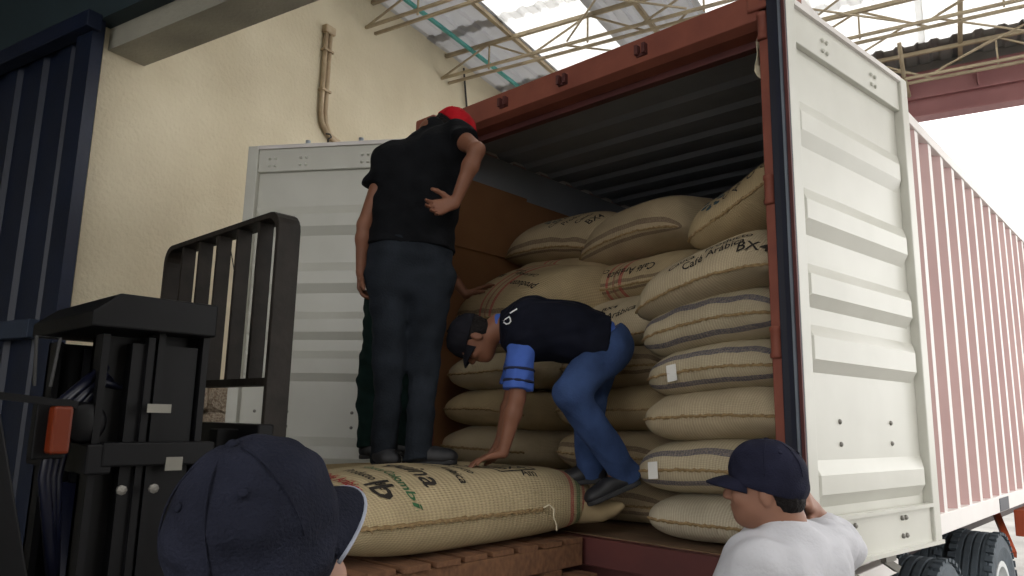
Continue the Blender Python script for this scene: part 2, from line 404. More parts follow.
# ================================================================== THE CONTAINER
W, H, LEN = 2.438, 2.43, 6.06
ct = thing('shipping_container', (W/2, LEN/2, -.13), 'red-brown and white shipping container with open end doors, full of sacks', 'container')
def cpart(name, lo, hi, mt, bevel=.004, par=None): return MB().span(lo, hi).build(name, mt, par or ct, bevel=bevel)
cpart('floor_deck', (.06, .02, -.05), (W-.06, LEN-.05, 0.0), 'plywood', 0)
sl = MB(); sl.span((.0, -.035, -.13), (W, .07, -.004)); sl.build('door_sill', 'container_dark', ct, bevel=.006)
hd = MB(); hd.prism([(0.0, -.03, H-.02), (0.0, .10, H), (0.0, .12, H-.17), (0, .02, H-.17), (0, -.03, H-.15)], (W, 0, 0)); hd = hd.build('header', 'container_red', ct, bevel=.004)
cpart('header_lip', (.05, .10, H-.205), (W-.05, .15, H-.16), 'container_dark')
for x in (.42, .78, 1.22, 1.72):             # lock rod keepers on the header
    MB().span((x-.03, -.06, H-.115), (x-.012, -.028, H-.065)).span((x+.012, -.06, H-.115), (x+.03, -.028, H-.065)).span((x-.03, -.04, H-.12), (x+.03, -.028, H-.105)).build('lock_keeper', 'container_dark', hd)
for x0, x1 in ((0, .125), (W-.125, W)):
    p_ = MB(); p_.span((x0, -.03, -.13), (x1, .10, H)); p_.build('corner_post', 'container_red', ct, bevel=.006)
for x0 in (0, W-.1): cpart('rear_post', (x0, LEN-.1, -.13), (x0+.1, LEN, H), 'container_red')
for x0 in (-.01, W-.17):
    for z0 in (-.13, H-.11):
        cc = cpart('corner_casting', (x0, -.045, z0), (x0+.18, .14, z0+.12), 'container_red', .012)
        MB().add([(x0+.09, -.0465, z0+.06)]+[(x0+.09+.042*math.cos(a_), -.0465, z0+.06+.028*math.sin(a_)) for a_ in np.linspace(0, 2*math.pi, 17)[:-1]], [(0, i_, i_ % 16+1) for i_ in range(1, 17)]).build('casting_hole', 'gasket', cc)
# corrugated walls
def corrug(name, x, sgn, mts, parent):
    b = MB(); y = .10; pitch = .308; d = .05
    while y < LEN-.12:
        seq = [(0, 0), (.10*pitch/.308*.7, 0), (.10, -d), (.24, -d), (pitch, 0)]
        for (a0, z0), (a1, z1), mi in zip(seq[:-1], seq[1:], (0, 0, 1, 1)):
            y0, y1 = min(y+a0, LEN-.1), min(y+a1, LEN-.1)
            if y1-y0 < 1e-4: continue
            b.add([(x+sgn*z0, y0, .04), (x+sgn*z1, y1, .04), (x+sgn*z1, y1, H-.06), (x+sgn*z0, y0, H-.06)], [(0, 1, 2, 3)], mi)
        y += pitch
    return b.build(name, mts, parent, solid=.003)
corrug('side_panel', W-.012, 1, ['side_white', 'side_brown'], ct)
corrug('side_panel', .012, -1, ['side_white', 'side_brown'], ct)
for x0 in (0.0, W-.06):
    cpart('bottom_rail', (x0, .10, -.05), (x0+.06, LEN-.1, .06), 'side_white')
    cpart('top_rail', (x0, .10, H-.07), (x0+.06, LEN-.1, H), 'side_white')
cpart('forklift_pocket', (W-.02, 3.40, -.045), (W+.004, 3.72, .045), 'gasket', 0)
rf = MB(); y = .12; prof = []
while y < LEN-.1:
    prof += [(y, H-.066), (y+.10, H-.066), (y+.135, H-.04), (y+.245, H-.04)]; y += .28
n = len(prof)
rf.add([(x, a, z) for x in (.03, W-.03) for a, z in prof], [(i, i+1, n+i+1, n+i) for i in range(n-1)])
rf.build('roof_panel', 'inner_grey', ct, solid=.003)
cpart('front_wall', (.05, LEN-.06, -.05), (W-.05, LEN-.03, H-.05), 'inner_grey', 0)
for x0, x1 in ((.075, .08), (W-.08, W-.075)): cpart('inner_lining', (x0, .12, 0), (x1, LEN-.1, H-.08), 'inner_grey', 0)

# doors
def door(hinge, dvec, nvec, name, rivcols, DL=1.175):
    """hinge: xy, dvec: from hinge to free edge, nvec: normal of the inner face"""
    z0, z1, th = .02, 2.30, .055
    d = Vector((dvec[0], dvec[1], 0)).normalized(); nn = Vector((nvec[0], nvec[1], 0)).normalized(); h = Vector((hinge[0], hinge[1], 0))
    def pt(a, b, z): return h + d*a + nn*b + Vector((0, 0, z))
    def slab(mb, a0, a1, b0, b1, za, zb, mi=0):
        return mb.add([pt(a, b, z) for a in (a0, a1) for b in (b0, b1) for z in (za, zb)], [(0, 1, 3, 2), (4, 6, 7, 5), (0, 4, 5, 1), (2, 3, 7, 6), (0, 2, 6, 4), (1, 5, 7, 3)], mi)
    # corrugated leaf: profile along z
    cor = [(.17, -.018), (.225, -.018), (.275, .012), (.345, .012), (.40, -.018), (.74, -.018), (.79, .012), (.88, .012), (.93, -.018), (1.0, -.018), (1.05, .012), (1.13, .012), (1.18, -.018),
           (1.30, -.018), (1.36, .012), (1.44, .012), (1.50, -.018), (1.68, -.018), (1.74, .006), (1.82, .006), (1.88, -.018), (2.12, -.018)]
    b = MB(); a0, a1 = .07, DL-.07; n = len(cor); c0 = .05
    vs_ = []
    for z, q in cor:
        for a, qq in ((a0, -.018), (a0+c0, q), (a1-c0, q), (a1, -.018)): vs_.append(pt(a, qq, z))
    fs = [(i*4+j, i*4+j+1, (i+1)*4+j+1, (i+1)*4+j) for i in range(n-1) for j in range(3)]
    b.add(vs_, fs)
    leaf = b.build(name, 'door_white', ct); md = leaf.modifiers.new('solid', 'SOLIDIFY'); md.thickness = .006; md.offset = 0
    for a, bb in ((0, .075), (DL-.075, DL)): slab(MB(), a, bb, -th/2, th/2, z0, z1).build('door_stile', 'door_white', leaf, bevel=.005)
    slab(MB(), .075, DL-.075, -th/2, th/2, z1-.025, z1).build('door_top_edge', 'side_white', leaf)
    slab(MB(), .075, DL-.075, -th/2, .012, z1-.18, z1-.02).build('door_rail', 'door_white', leaf, bevel=.004)
    slab(MB(), .075, DL-.075, -th/2, .012, z0, .185).build('door_rail', 'door_white', leaf, bevel=.004)
    slab(MB(), .075, DL-.075, .0, .030, .175, .19).build('door_ledge', 'door_white', leaf)
    slab(MB(), .0, DL, -th/2, th/2+.01, z0-.012, z0+.004).build('drip_strip', 'door_white', leaf)
    for a in rivcols:                         # bolts of the lock rod brackets
        for z, q in ((.07, .012), (.145, .012), (.46, -.018), (.55, -.018), (2.16, .012), (2.21, .012)):
            for da in ((-.02, .02) if z < .2 or z > 2 else (0,)):
                p = pt(a+da, q, z); MB().lathe([(.011, 0), (.010, .008), (.004, .012)], p, nn, 8).build('bolt', 'bolt_steel' if z < 2 else 'door_white', leaf)
    slab(MB(), -.008, .0, -th/2, th/2, z0, z1).build('gasket', 'gasket', leaf)
    slab(MB(), -.013, -.007, -.004, .007, z0, z1).build('gasket_strip', 'steel_strip', leaf)
    slab(MB(), -.016, -.007, .014, th/2, z0, z1).build('edge_angle', 'container_dark', leaf)
    # hardware on the outer face
    for a in (.42, .80):
        MB().tube([pt(a, -.075, z0-.06), pt(a, -.075, z1+.06)], .017).build('lock_rod', 'steel_strip', leaf, smooth=True)
        MB().bar(pt(a, -.07, z0-.06), pt(a+.06, -.04, z0-.10), .03).bar(pt(a-.05, -.05, z0-.05), pt(a+.05, -.05, z0-.05), .025).build('cam_lock', 'bolt_steel', leaf)
    return leaf
aL, aR = R(32.7), R(6.6)
door((.03, -.05), (-math.cos(aL), -math.sin(aL)), (math.sin(aL), -math.cos(aL)), 'door_leaf', (.35, .78, 1.0))
door((W+.012, -.125), (math.sin(aR), math.cos(aR)), (math.cos(aR), -math.sin(aR)), 'door_leaf', (.35, .83), 1.205)
# hinge knuckles on the corner posts, black seal and steel strip beside the right post
for z in (.3, .86, 1.5, 2.24):
    for x in (.075, W-.105):
        MB().lathe([(.021, -.065), (.026, -.06), (.026, -.045), (.022, -.04), (.022, .04), (.026, .045), (.026, .06), (.021, .065)], (x, -.026, z), (0, 0, 1), 12).build('hinge_knuckle', 'container_red', ct, smooth=True)
cpart('post_seal', (W-.078, -.050, .02), (W-.030, -.028, H-.05), 'gasket')
cpart('post_angle', (W-.030, -.078, .02), (W-.018, -.028, H-.06), 'container_dark', 0)
MB().tube([(-.50, -.38, 2.30), (-.50, -.38, 2.335), (-.48, -.37, 2.35), (-.49, -.375, 2.37), (-.515, -.39, 2.375)], .006).build('wire_hook', 'wire', ct, smooth=True)
# cardboard lining hung on the left inner wall
cl = thing('cardboard_lining', (.1, .6, .0), 'brown cardboard sheets lining the left inner wall of the container', 'cardboard')
for y0, y1, z0, z1, dx in ((.13, .95, .0, 1.66, 0), (.13, .93, 1.64, 2.12, .012), (.92, 2.2, .0, 2.1, .006)):
    MB().span((.083+dx, y0, z0), (.091+dx, y1, z1)).build('cardboard_sheet', 'cardboard', cl)
pl_ = MB(); vs_ = []
for i in range(9):
    for j in range(4):
        z = 2.02+.21*i/8; vs_.append((2.30-.03*math.sin(i/8*math.pi)-.012*math.sin(j*2+i), .02+.05*j, z))
pl_.add(vs_, [(i*4+j, i*4+j+1, (i+1)*4+j+1, (i+1)*4+j) for i in range(8) for j in range(3)])
tag(pl_.build('paper_liner', 'paper', smooth=True, solid=.004), 'scrap of pale paper liner hanging high inside the right post', 'paper')

# ================================================================== TRUCK TRAILER
tr = thing('truck_trailer', (W/2, 3, -GROUND), 'truck trailer chassis with twin tyres under the container', 'trailer')
for x in (.55, 1.75): MB().span((x, .0, -.40), (x+.12, 9, -.14)).build('chassis_beam', 'chassis', tr, bevel=.006)
MB().span((.1, .05, -.30), (W-.1, .17, -.14)).build('rear_bolster', 'container_dark', tr, bevel=.006)
MB().span((.25, .18, -.52), (W-.25, .26, -.36)).build('rear_bumper', 'chassis', tr, bevel=.006)
MB().span((W-.35, .3, -.20), (W-.10, 1.35, -.13)).build('side_bolster', 'side_white', tr, bevel=.006)
MB().span((W-.12, 4.6, -.34), (W-.02, 9, -.13)).build('side_beam', 'trailer_red', tr, bevel=.006)
MB().span((.2, 1.55, -.30), (W-.3, 1.65, -.14)).build('cross_beam', 'chassis', tr)
MB().bar((W-.3, 4.9, -.2), (W-.1, 4.3, -.45), .05).build('stay', 'trailer_red', tr)
tyre_me = None; rim_me = None
for y in (2.27, 3.88):
    MB().tube([(.2, y, -GROUND+.5), (W-.15, y, -GROUND+.5)], .07, 12).build('axle', 'chassis', tr)
    for x in (2.20, 1.87, .24, .57):
        if tyre_me is None:
            q = MB(); prof = [(.29, -.12), (.40, -.145), (.46, -.14), (.492, -.12)]
            for k in range(4):
                a = -.10+.055*k; prof += [(.50, a), (.50, a+.038), (.486, a+.042), (.486, a+.051)]
            prof += [(.492, .12), (.46, .14), (.40, .145), (.29, .12)]
            q.lathe(prof, (0, 0, 0), (1, 0, 0), 40, caps=False)
            for k in range(40):               # tread blocks
                a = 2*math.pi*k/40
                for xx in (-.118, .118):
                    q.box((xx, math.cos(a)*.497, math.sin(a)*.497), (.05, .045, .022), (a-math.pi/2, 0, 0))
            o = q.build('tyre', 'tyre'); tyre_me = o.data
            q = MB(); q.lathe([(.285, -.11), (.295, .11), (.30, .128), (.26, .128), (.24, .04), (.12, .03), (.11, .10), (.04, .11)], (0, 0, 0), (1, 0, 0), 28)
            for k in range(8): q.lathe([(.018, .03), (.018, .06), (.008, .065)], (0, math.cos(k*math.pi/4)*.17, math.sin(k*math.pi/4)*.17), (1, 0, 0), 6)
            ro = q.build('rim', 'rim'); rim_me = ro.data
        else:
            o = bpy.data.objects.new('tyre', tyre_me); COL.objects.link(o); ro = bpy.data.objects.new('rim', rim_me); COL.objects.link(ro)
        o.parent = tr; o.location = Vector((x, y, -GROUND+.5)) - Vector(tr['_base']); ro.parent = o
        if x < 1: ro.rotation_euler = (0, 0, math.pi)

# ================================================================== SACKS
TXT = {}
def text_mesh(body, size, mtname):
    key = (body, size)
    cu = bpy.data.curves.new('t', 'FONT'); cu.body = body; cu.size = size; cu.align_x = 'CENTER'; cu.align_y = 'CENTER'; cu.resolution_u = 2; cu.offset = size*.012
    ob = bpy.data.objects.new('t', cu); COL.objects.link(ob)
    me = bpy.data.meshes.new_from_object(ob); bpy.data.objects.remove(ob); bpy.data.curves.remove(cu)
    bm = bmesh.new(); bm.from_mesh(me); bpy.data.meshes.remove(me)
    bmesh.ops.triangulate(bm, faces=bm.faces)
    for _ in range(3):
        es = [e for e in bm.edges if e.calc_length() > .02]
        if not es: break
        bmesh.ops.subdivide_edges(bm, edges=es, cuts=1); bmesh.ops.triangulate(bm, faces=bm.faces)
    v = [(p.co.x, p.co.y) for p in bm.verts]; f = [tuple(q.index for q in x.verts) for x in bm.faces]; bm.free()
    return v, f

class Sack:
    """a stuffed jute sack: local x across, y along (front edge at -y), z up, resting near z = 0"""
    def __init__(s, a, b, top, bot, seed, bend=(0, 0), ear=.03, lump=.012, pv=4.2):
        s.pv = pv
        s.a, s.b, s.t, s.bo, s.bend, s.ear, s.lump = a, b, top, bot, bend, ear, lump*1.5
        r = random.Random(seed); s.w = [(r.uniform(1.5, 5), r.uniform(1.5, 5), r.uniform(0, 6.3), r.uniform(.4, 1)) for _ in range(6)]
        s.wr = [(r.uniform(7, 13), r.uniform(-4, 4), r.uniform(0, 6.3)) for _ in range(3)]
    def f(s, u, v):
        return max(0, (1-abs(u)**4.6))**.5 * max(0, (1-abs(v)**s.pv))**(.5 if s.pv > 3 else .62)
    def pos(s, u, v, side):
        f = s.f(u, v)
        n = sum(math.sin(k1*u+p)*math.cos(k2*v+p*1.7)*am for k1, k2, p, am in s.w)/3
        e = 1-s.ear*(1-v*v)*abs(u)**2; e2 = 1-s.ear*(1-u*u)*abs(v)**2
        x = s.a*u*e*(1-.13*abs(v)**9); y = s.b*v*e2*(1-.10*abs(u)**9)
        edge = 1-f
        wr = sum(math.sin(k*u*1.3+q*v+p) for k, q, p in s.wr)/3*.010*edge*min(1, f*4)
        z = (s.t if side > 0 else -s.bo)*f + (n*s.lump*min(1, f*2) + wr)*(1 if side > 0 else .5)
        z += s.bend[0]*u*u + s.bend[1]*v*v
        return Vector((x, y, z + s.bo))
    def mesh(s, mtname, nu=30, nv=36):
        us = [math.sin(math.pi/2*(2*i/nu-1)) for i in range(nu+1)]; vs_ = [math.sin(math.pi/2*(2*j/nv-1)) for j in range(nv+1)]
        V = []; UV = []; F = []; idx = {}
        for side in (1, -1):
            for i, u in enumerate(us):
                for j, v in enumerate(vs_):
                    if side < 0 and (i in (0, nu) or j in (0, nv)): idx[(side, i, j)] = idx[(1, i, j)]; continue
                    idx[(side, i, j)] = len(V); V.append(s.pos(u, v, side)); UV.append((i/nu, j/nv))
            for i in range(nu):
                for j in range(nv):
                    q = [idx[(side, i, j)], idx[(side, i+1, j)], idx[(side, i+1, j+1)], idx[(side, i, j+1)]]
                    F.append(tuple(q if side > 0 else q[::-1]))
        me = bpy.data.meshes.new('jute_sack'); me.from_pydata([tuple(p) for p in V], [], F)
        ul = me.uv_layers.new(name='UVMap'); li = np.empty(len(me.loops), dtype=np.int32); me.loops.foreach_get('vertex_index', li)
        ul.data.foreach_set('uv', np.array(UV, dtype=np.float32)[li].ravel())
        me.polygons.foreach_set('use_smooth', [True]*len(F)); me.materials.append(M[mtname]); return me
    def seam(s, sides='f'):
        b = MB(); rr = random.Random(5)
        runs = {'f': [(u, -1) for u in np.linspace(-1, 1, 60)], 'b': [(u, 1) for u in np.linspace(-1, 1, 40)], 'l': [(-1, v) for v in np.linspace(-1, 1, 60)], 'r': [(1, v) for v in np.linspace(-1, 1, 60)]}
        for k in sides:
            pts = []
            for u, v in runs[k]:
                p = s.pos(u, v, 1); p += Vector((u*.004 if abs(u) == 1 else 0, v*.004 if abs(v) == 1 else 0, rr.uniform(-.003, .003))); pts.append(p)
            b.tube(pts, [.0055+rr.uniform(0, .003) for _ in pts], 5)
        return b
    def print_text(s, body, size, cx, cy, rot, mtname, parent, name='printed_text', par_off=None):
        v, f = text_mesh(body, size, mtname); c, sn = math.cos(rot), math.sin(rot); b = MB(); out = []
        for x, y in v:
            X, Y = cx + c*x - sn*y, cy + sn*x + c*y; out.append(s.on(X, Y))
        b.add(out, f); return b.build(name, mtname, parent)
    def on(s, X, Y, off=.0025):
        u, v = max(-.985, min(.985, X/s.a)), max(-.985, min(.985, Y/s.b))
        p = s.pos(u, v, 1); e = .01
        du = s.pos(min(.99, u+e), v, 1)-s.pos(max(-.99, u-e), v, 1); dv = s.pos(u, min(.99, v+e), 1)-s.pos(u, max(-.99, v-e), 1)
        n = du.cross(dv).normalized(); return p + n*off
    def ribbon(s, pts, wd, mtname, parent, name='printed_line'):
        b = MB(); fine = []
        for (x0, y0), (x1, y1) in zip(pts[:-1], pts[1:]):
            n = max(2, int(math.hypot(x1-x0, y1-y0)/.012)); fine += [(x0+(x1-x0)*i/n, y0+(y1-y0)*i/n) for i in range(n)]
        fine.append(pts[-1]); vs_ = []
        for i, (x, y) in enumerate(fine):
            a, c = fine[max(0, i-1)], fine[min(len(fine)-1, i+1)]; t = Vector((c[0]-a[0], c[1]-a[1])); t = t.normalized() if t.length else Vector((1, 0)); n = Vector((-t.y, t.x))*wd/2
            vs_ += [s.on(x+n.x, y+n.y), s.on(x-n.x, y-n.y)]
        b.add(vs_, [(2*i, 2*i+1, 2*i+3, 2*i+2) for i in range(len(fine)-1)]); return b.build(name, mtname, parent)

def sack(center, a, b, thick, mt, label, seed, rot=(0, 0, 0), prints=(), seams='f', bend=(0, 0), group='jute sacks in the container', lump=.012, split=.55, tagpos=None, pv=4.2):
    """center: middle of the underside"""
    s = Sack(a, b, thick*split, thick*(1-split), seed, bend, lump=lump, pv=pv)
    o = bpy.data.objects.new('jute_sack', s.mesh(mt)); COL.objects.link(o)
    tag(o, label, 'sack', group)
    if seams: s.seam(seams).build('stitched_seam', 'seam_tan', o)
    for p in prints:
        if p[0] == 'T': s.print_text(p[1], p[2], p[3], p[4], R(p[5]), p[6], o)
        elif p[0] == 'L': s.ribbon(p[1], p[2], p[3], o)
        elif p[0] == 'E':                      # ring-shaped plant emblem
            cx, cy, rad = p[1:4]; b_ = MB()
            for k in range(7):
                t = 2*math.pi*k/7
                for rr_, sz in ((rad, .5), (rad*.62, .26)):
                    x0, y0 = cx+math.cos(t)*rr_, cy+math.sin(t)*rr_; q = rad*sz*.62
                    b_.add([s.on(x0, y0)]+[s.on(x0+math.cos(h)*q*1.1, y0+math.sin(h)*q*.8) for h in np.linspace(0, 2*math.pi, 12)[:-1]], [(0, i, i % 11+1) for i in range(1, 12)])
            b_.build('printed_emblem', 'ink_teal', o)
    if tagpos:
        x, y = tagpos; p = s.pos(x/a, -1, 1); tg = MB(); tg.add([p+Vector((dx, -.012-.006*dz, dz)) for dx, dz in ((-.025, .035), (.025, .04), (.028, -.035), (-.022, -.04))], [(0, 1, 2, 3)])
        tg.build('paper_tag', 'tag_paper', o, solid=.001)
    o.rotation_euler = tuple(R(x) for x in rot); o.location = center
    return o, s

K = 'ink_black'
def lines(x0, y0, n, ln, rot, size=.05, words=('Café', 'Arábica', 'Producto')):
    return [('T', words[i % len(words)], size, x0 + i*.085*math.sin(R(-rot)), y0 + i*.085*math.cos(R(rot)), rot, K) for i in range(n)]
FY = .04
# right column, from the floor up
sack((1.973, FY+.5, .0), .375, .5, .225, 'burlap_pale', 'pale plain sack on the container floor at the bottom of the right column', 11, (0, 0, 1))
sack((1.958, FY+.48, .205), .395, .5, .265, 'burlap_blue', 'blue-striped sack with square white tag, second from the floor in right column', 12, (-2, -1, -1), bend=(-.02, -.01), tagpos=(-.27, 0))
sack((1.973, FY+.49, .44), .38, .5, .26, 'burlap_plain', 'plain brown sack third from the floor in the right column', 13, (-1, -2, 1), bend=(-.012, 0))
sack((1.99, FY+.50, .66), .375, .5, .255, 'burlap_blue', 'blue-striped sack with torn slanted tag, fourth from the floor in right column', 14, (-1, -4, 0), bend=(-.022, -.01), tagpos=(-.20, 0))
sack((1.973, FY+.51, .875), .385, .5, .285, 'burlap_blue', 'blue-striped sack fifth from the floor in the right column, under the printed one', 15, (0, -7, -1), bend=(-.03, -.015))
sack((1.983, FY+.50, 1.10), .40, .54, .34, 'burlap_plain', 'fat sack with lines of black print near the top of the right column', 16, (6, -12, -3), pv=2.4, split=.66, bend=(-.04, 0),
     prints=[('T', 'Café Arábica', .062, .10, -.465, 10, K), ('T', 'Producto', .062, .16, -.40, 10, K), ('T', 'Cauca', .06, -.08, -.44, 10, K), ('T', 'BX4', .075, .30, -.47, 10, K)])
sack((2.15, FY+.60, 1.45), .31, .48, .34, 'burlap_gold', 'topmost tilted sack with round dark plant emblem against the right post', 17, (8, -22, -10), pv=2.4, split=.62,
     prints=[('E', -.10, -.37, .055), ('T', 'Café', .065, .0, -.37, 78, K), ('T', 'Arábica', .065, .08, -.35, 78, K), ('T', 'Cauca', .065, .17, -.36, 78, K), ('T', 'Café', .06, .235, -.36, 78, K)])
# left column
sack((.48, .60, .0), .385, .5, .265, 'burlap_gold', 'lowest sack of the left column, mostly hidden by the pallet sack', 21)
sack((.475, .60, .245), .38, .5, .255, 'burlap_plain', 'plain sack second from the floor in the left column', 22, (0, 1, 1))
sack((.48, .61, .475), .385, .5, .25, 'burlap_gold', 'sack with bright sewn edge third from the floor in the left column', 23, (0, 2, -1), bend=(-.02, 0))
sack((.49, .62, .70), .375, .5, .245, 'burlap_plain', 'sack at the top of the left column, below the bent cap', 24, (1, -2, 2))
sack((.47, .74, .93), .385, .5, .25, 'burlap_brown', 'dark-striped sack under the hand at the left wall', 25, (4, 3, 2))
sack((.54, .76, 1.13), .45, .56, .40, 'burlap_red', 'printed sack with red stripes that the reaching hand rests on', 26, (12, 5, -8), pv=2.2, split=.7,
     prints=[('T', 'producto', .075, .16, -.40, 170, K), ('T', 'Café Arábica', .055, .06, -.27, 168, K), ('T', 'Cauca', .055, -.08, -.20, 166, K), ('T', 'BX4', .06, -.22, -.25, 166, K)])
# middle column
sack((1.22, .82, .0), .38, .5, .25, 'burlap_brown', 'lowest striped sack of the middle column behind the bending man', 31)
sack((1.22, .80, .235), .38, .5, .26, 'burlap_brown', 'brown-striped sack second from the floor in middle column, behind the jeans', 32, (0, 1, 0))
sack((1.21, .81, .475), .385, .5, .255, 'burlap_gold', 'sack third from the floor in the middle column behind the bending man', 33, (0, -1, 1))
sack((1.22, .83, .71), .38, .5, .25, 'burlap_brown', 'striped sack fourth from the floor in the middle column', 34)
sack((1.25, .86, .94), .40, .52, .36, 'burlap_plain', 'sack with sparse black print just above the bent back', 35, (10, -4, -4), pv=2.3, split=.66,
     prints=[('T', 'Café', .065, -.16, -.43, 10, K), ('T', 'Arábica', .065, .08, -.42, 10, K), ('T', 'BX4', .06, -.04, -.36, 10, K)])
# second row further in
sack((.42, 1.32, .95), .34, .45, .26, 'burlap_brown', 'hidden sack deep in the left of the second row', 40)
sack((1.2, 1.42, .95), .40, .45, .28, 'burlap_brown', 'hidden sack deep in the middle of the second row', 46)
sack((.50, 1.20, 1.41), .38, .5, .24, 'burlap_red', 'small visible sack with red stripes and white tag in the second row', 41, (6, 4, 2), tagpos=(.30, 0))
sack((1.14, 1.16, 1.27), .45, .52, .32, 'burlap_red', 'sack printed with inverted words and red stripes in second row', 42, (9, -3, -3), pv=2.8, split=.6,
     prints=[('T', 'Café Arábica', .07, .06, -.46, 182, K), ('T', 'Cauca', .06, -.2, -.42, 182, K)])
sack((.46, 1.24, 1.62), .45, .54, .38, 'burlap_brown', 'top back-left sack with rows of dark print', 43, (10, 3, 6), bend=(-.05, 0), pv=2.3, split=.66,
     prints=[('E', -.10, -.32, .05), ('T', 'Café Arábica', .06, .0, -.30, 66, K), ('T', 'Producto', .06, .08, -.32, 66, K), ('T', 'Cauca', .06, .16, -.34, 66, K), ('T', 'BX4', .08, .25, -.35, 66, K)])
sack((1.15, 1.22, 1.56), .43, .54, .40, 'burlap_brown', 'large plain-topped sack with brown edge stripe at the top centre of the pile', 44, (7, -6, -5), bend=(-.05, 0), pv=2.6, split=.64)
sack((1.95, 1.60, .95), .38, .5, .4, 'burlap_gold', 'hidden sack behind the right column', 45)

# ================================================================== PALLETS AND THE SACKS ON THE FORKS
PX0, PX1, PY0, PY1, PZ = .28, 1.40, -1.29, -.07, .0
def pallet(z, label, dx=0, rz=0):
    t = thing('wooden_pallet', ((PX0+PX1)/2+dx, (PY0+PY1)/2, z-.145), label, 'pallet', 'stacked wooden pallets on the forks')
    n = 8; wdt = .125; st = (PY1-PY0-wdt)/(n-1); rr = random.Random(int(z*100)+7)
    for i in range(n):
        y = PY0 + i*st; e = rr.uniform(-.012, .012)
        MB().span((PX0+dx+e, y, z-.022+rr.uniform(-.002, .002)), (PX1+dx+e, y+wdt, z)).build('top_board', 'pallet_wood', t, bevel=.003)
    for x in (PX0, (PX0+PX1)/2-.045, PX1-.10):
        MB().span((x+dx, PY0, z-.122), (x+dx+.09, PY1, z-.0235)).build('stringer', 'pallet_wood', t, bevel=.003)
    for i in range(0, n, 2):
        y = PY0 + i*st; e = rr.uniform(-.02, .02)
        MB().span((PX0+dx+e, y, z-.145), (PX1+dx+e, y+wdt, z-.123)).build('bottom_board', 'pallet_wood', t, bevel=.003)
    t.rotation_euler = (0, 0, R(rz)); return t
pallet(PZ, 'reddish wooden pallet directly under the printed sack')
pallet(PZ-.147, 'lower wooden pallet of the two on the forks', .085, 0)

ps, S0 = sack((1.03, -.64, .0), .37, .80, .325, 'burlap_pallet', 'big printed sack with red and green stripes lying on the pallet', 51, (0, 0, 0), group='jute sacks on the pallet', seams='', lump=.010)
# printing on the pallet sack, its side seam and the loose thread
for body, sz, x, y, r_, mt in (('quina', .15, .16, -.30, -6, K), ('lb', .15, .29, -.56, -4, K), ('Café Arábica', .065, .12, -.62, -8, 'ink_red'), ('Producto de', .062, .15, -.53, -8, K), ('Cauca Colombia', .060, .19, -.44, -8, 'ink_green'),
                               ('Café Arábica', .065, .15, -.12, -10, K), ('Producto', .065, .14, -.03, -10, K), ('BX4', .10, .21, .23, 84, K), ('Arábica', .10, .08, .23, 84, K), ('Am', .065, .29, .27, 84, K), ('Cauca', .065, .04, .07, -12, K)):
    S0.print_text(body, sz, x, y, R(r_), mt, ps)
S0.ribbon([(.262, .115), (.155, .115), (.155, .345), (.262, .345), (.262, .115)], .011, K, ps)
sm = MB(); rr = random.Random(9); pts = []
for v in np.linspace(-.97, .38, 70):
    p = S0.pos(1, float(v), 1); pts.append(p + Vector((.006, 0, rr.uniform(-.004, .004))))
sm.tube(pts, [.006+rr.uniform(0, .004) for _ in pts], 5)
for q in pts[::2]: sm.tube([q, q+Vector((.008+rr.uniform(0, .01), rr.uniform(-.006, .006), rr.uniform(-.014, .0)))], .002, 4)
sm.build('stitched_seam', 'seam_tan', ps)
e = pts[-1]
MB().tube([e, e+Vector((.012, .03, .015)), e+Vector((.02, .055, -.005)), e+Vector((.022, .05, -.04)), e+Vector((.02, .075, -.075)), e+Vector((.022, .07, -.10))], .0035, 6).build('loose_thread', 'thread', ps, smooth=True)
MB().tube([(.22, .60, .13), (.32, .64, .125), (.41, .665, .12), (.47, .68, .135), (.51, .69, .15)], [.085, .075, .055, .034, .012], 12).build('corner_ear', 'burlap_gold', ps, smooth=True)
sack((.40, -.66, .0), .27, .60, .29, 'burlap_gold', 'plain sack on the pallet behind the standing man', 52, (0, -1, 2), group='jute sacks on the pallet')

# ================================================================== FORKLIFT
fk = thing('forklift', (.75, -2.9, -GROUND), 'black forklift with barred load backrest raising the pallet to the container', 'forklift')
GX0, GX1, GY, GZ0, GZ1 = .16, 1.175, -1.60, .44, 1.275
fr = MB(); rc = .07; path = [(GX1, GZ0)]
path += [(GX1-rc+rc*math.cos(a), GZ1-rc+rc*math.sin(a)) for a in np.linspace(0, math.pi/2, 6)] + [(GX0+rc-rc*math.sin(a), GZ1-rc+rc*math.cos(a)) for a in np.linspace(0, math.pi/2, 6)] + [(GX0, GZ0)]
inner = []
cx_, cz_ = (GX0+GX1)/2, .6
for i, (x, z) in enumerate(path):
    inner.append((x + (.022 if x < cx_ else -.022), z-(.022 if z > 1.15 else 0)))
n = len(path); vs_ = [(x, y, z) for y in (GY, GY+.09) for x, z in path] + [(x, y, z) for y in (GY, GY+.09) for x, z in inner]
fs = []
for i in range(n-1):
    fs += [(i, i+1, n+i+1, n+i), (2*n+i, 3*n+i, 3*n+i+1, 2*n+i+1), (i, 2*n+i, 2*n+i+1, i+1), (n+i, n+i+1, 3*n+i+1, 3*n+i)]
fs += [(0, n, 3*n, 2*n), (n-1, 3*n-1, 4*n-1, 2*n-1)]
fr.add(vs_, fs); lb = fr.build('load_backrest', 'grill_paint', fk, bevel=.003)
for i in range(1, 6):
    x = GX0 + (GX1-GX0)*i/6
    MB().span((x-.009, GY+.01, .66), (x+.009, GY+.068, GZ1-.012)).build('backrest_bar', 'grill_paint', lb, bevel=.002)
MB().span((GX0+.01, GY+.01, .635), (GX1-.01, GY+.085, .662)).build('backrest_crossbar', 'grill_paint', lb, bevel=.002)
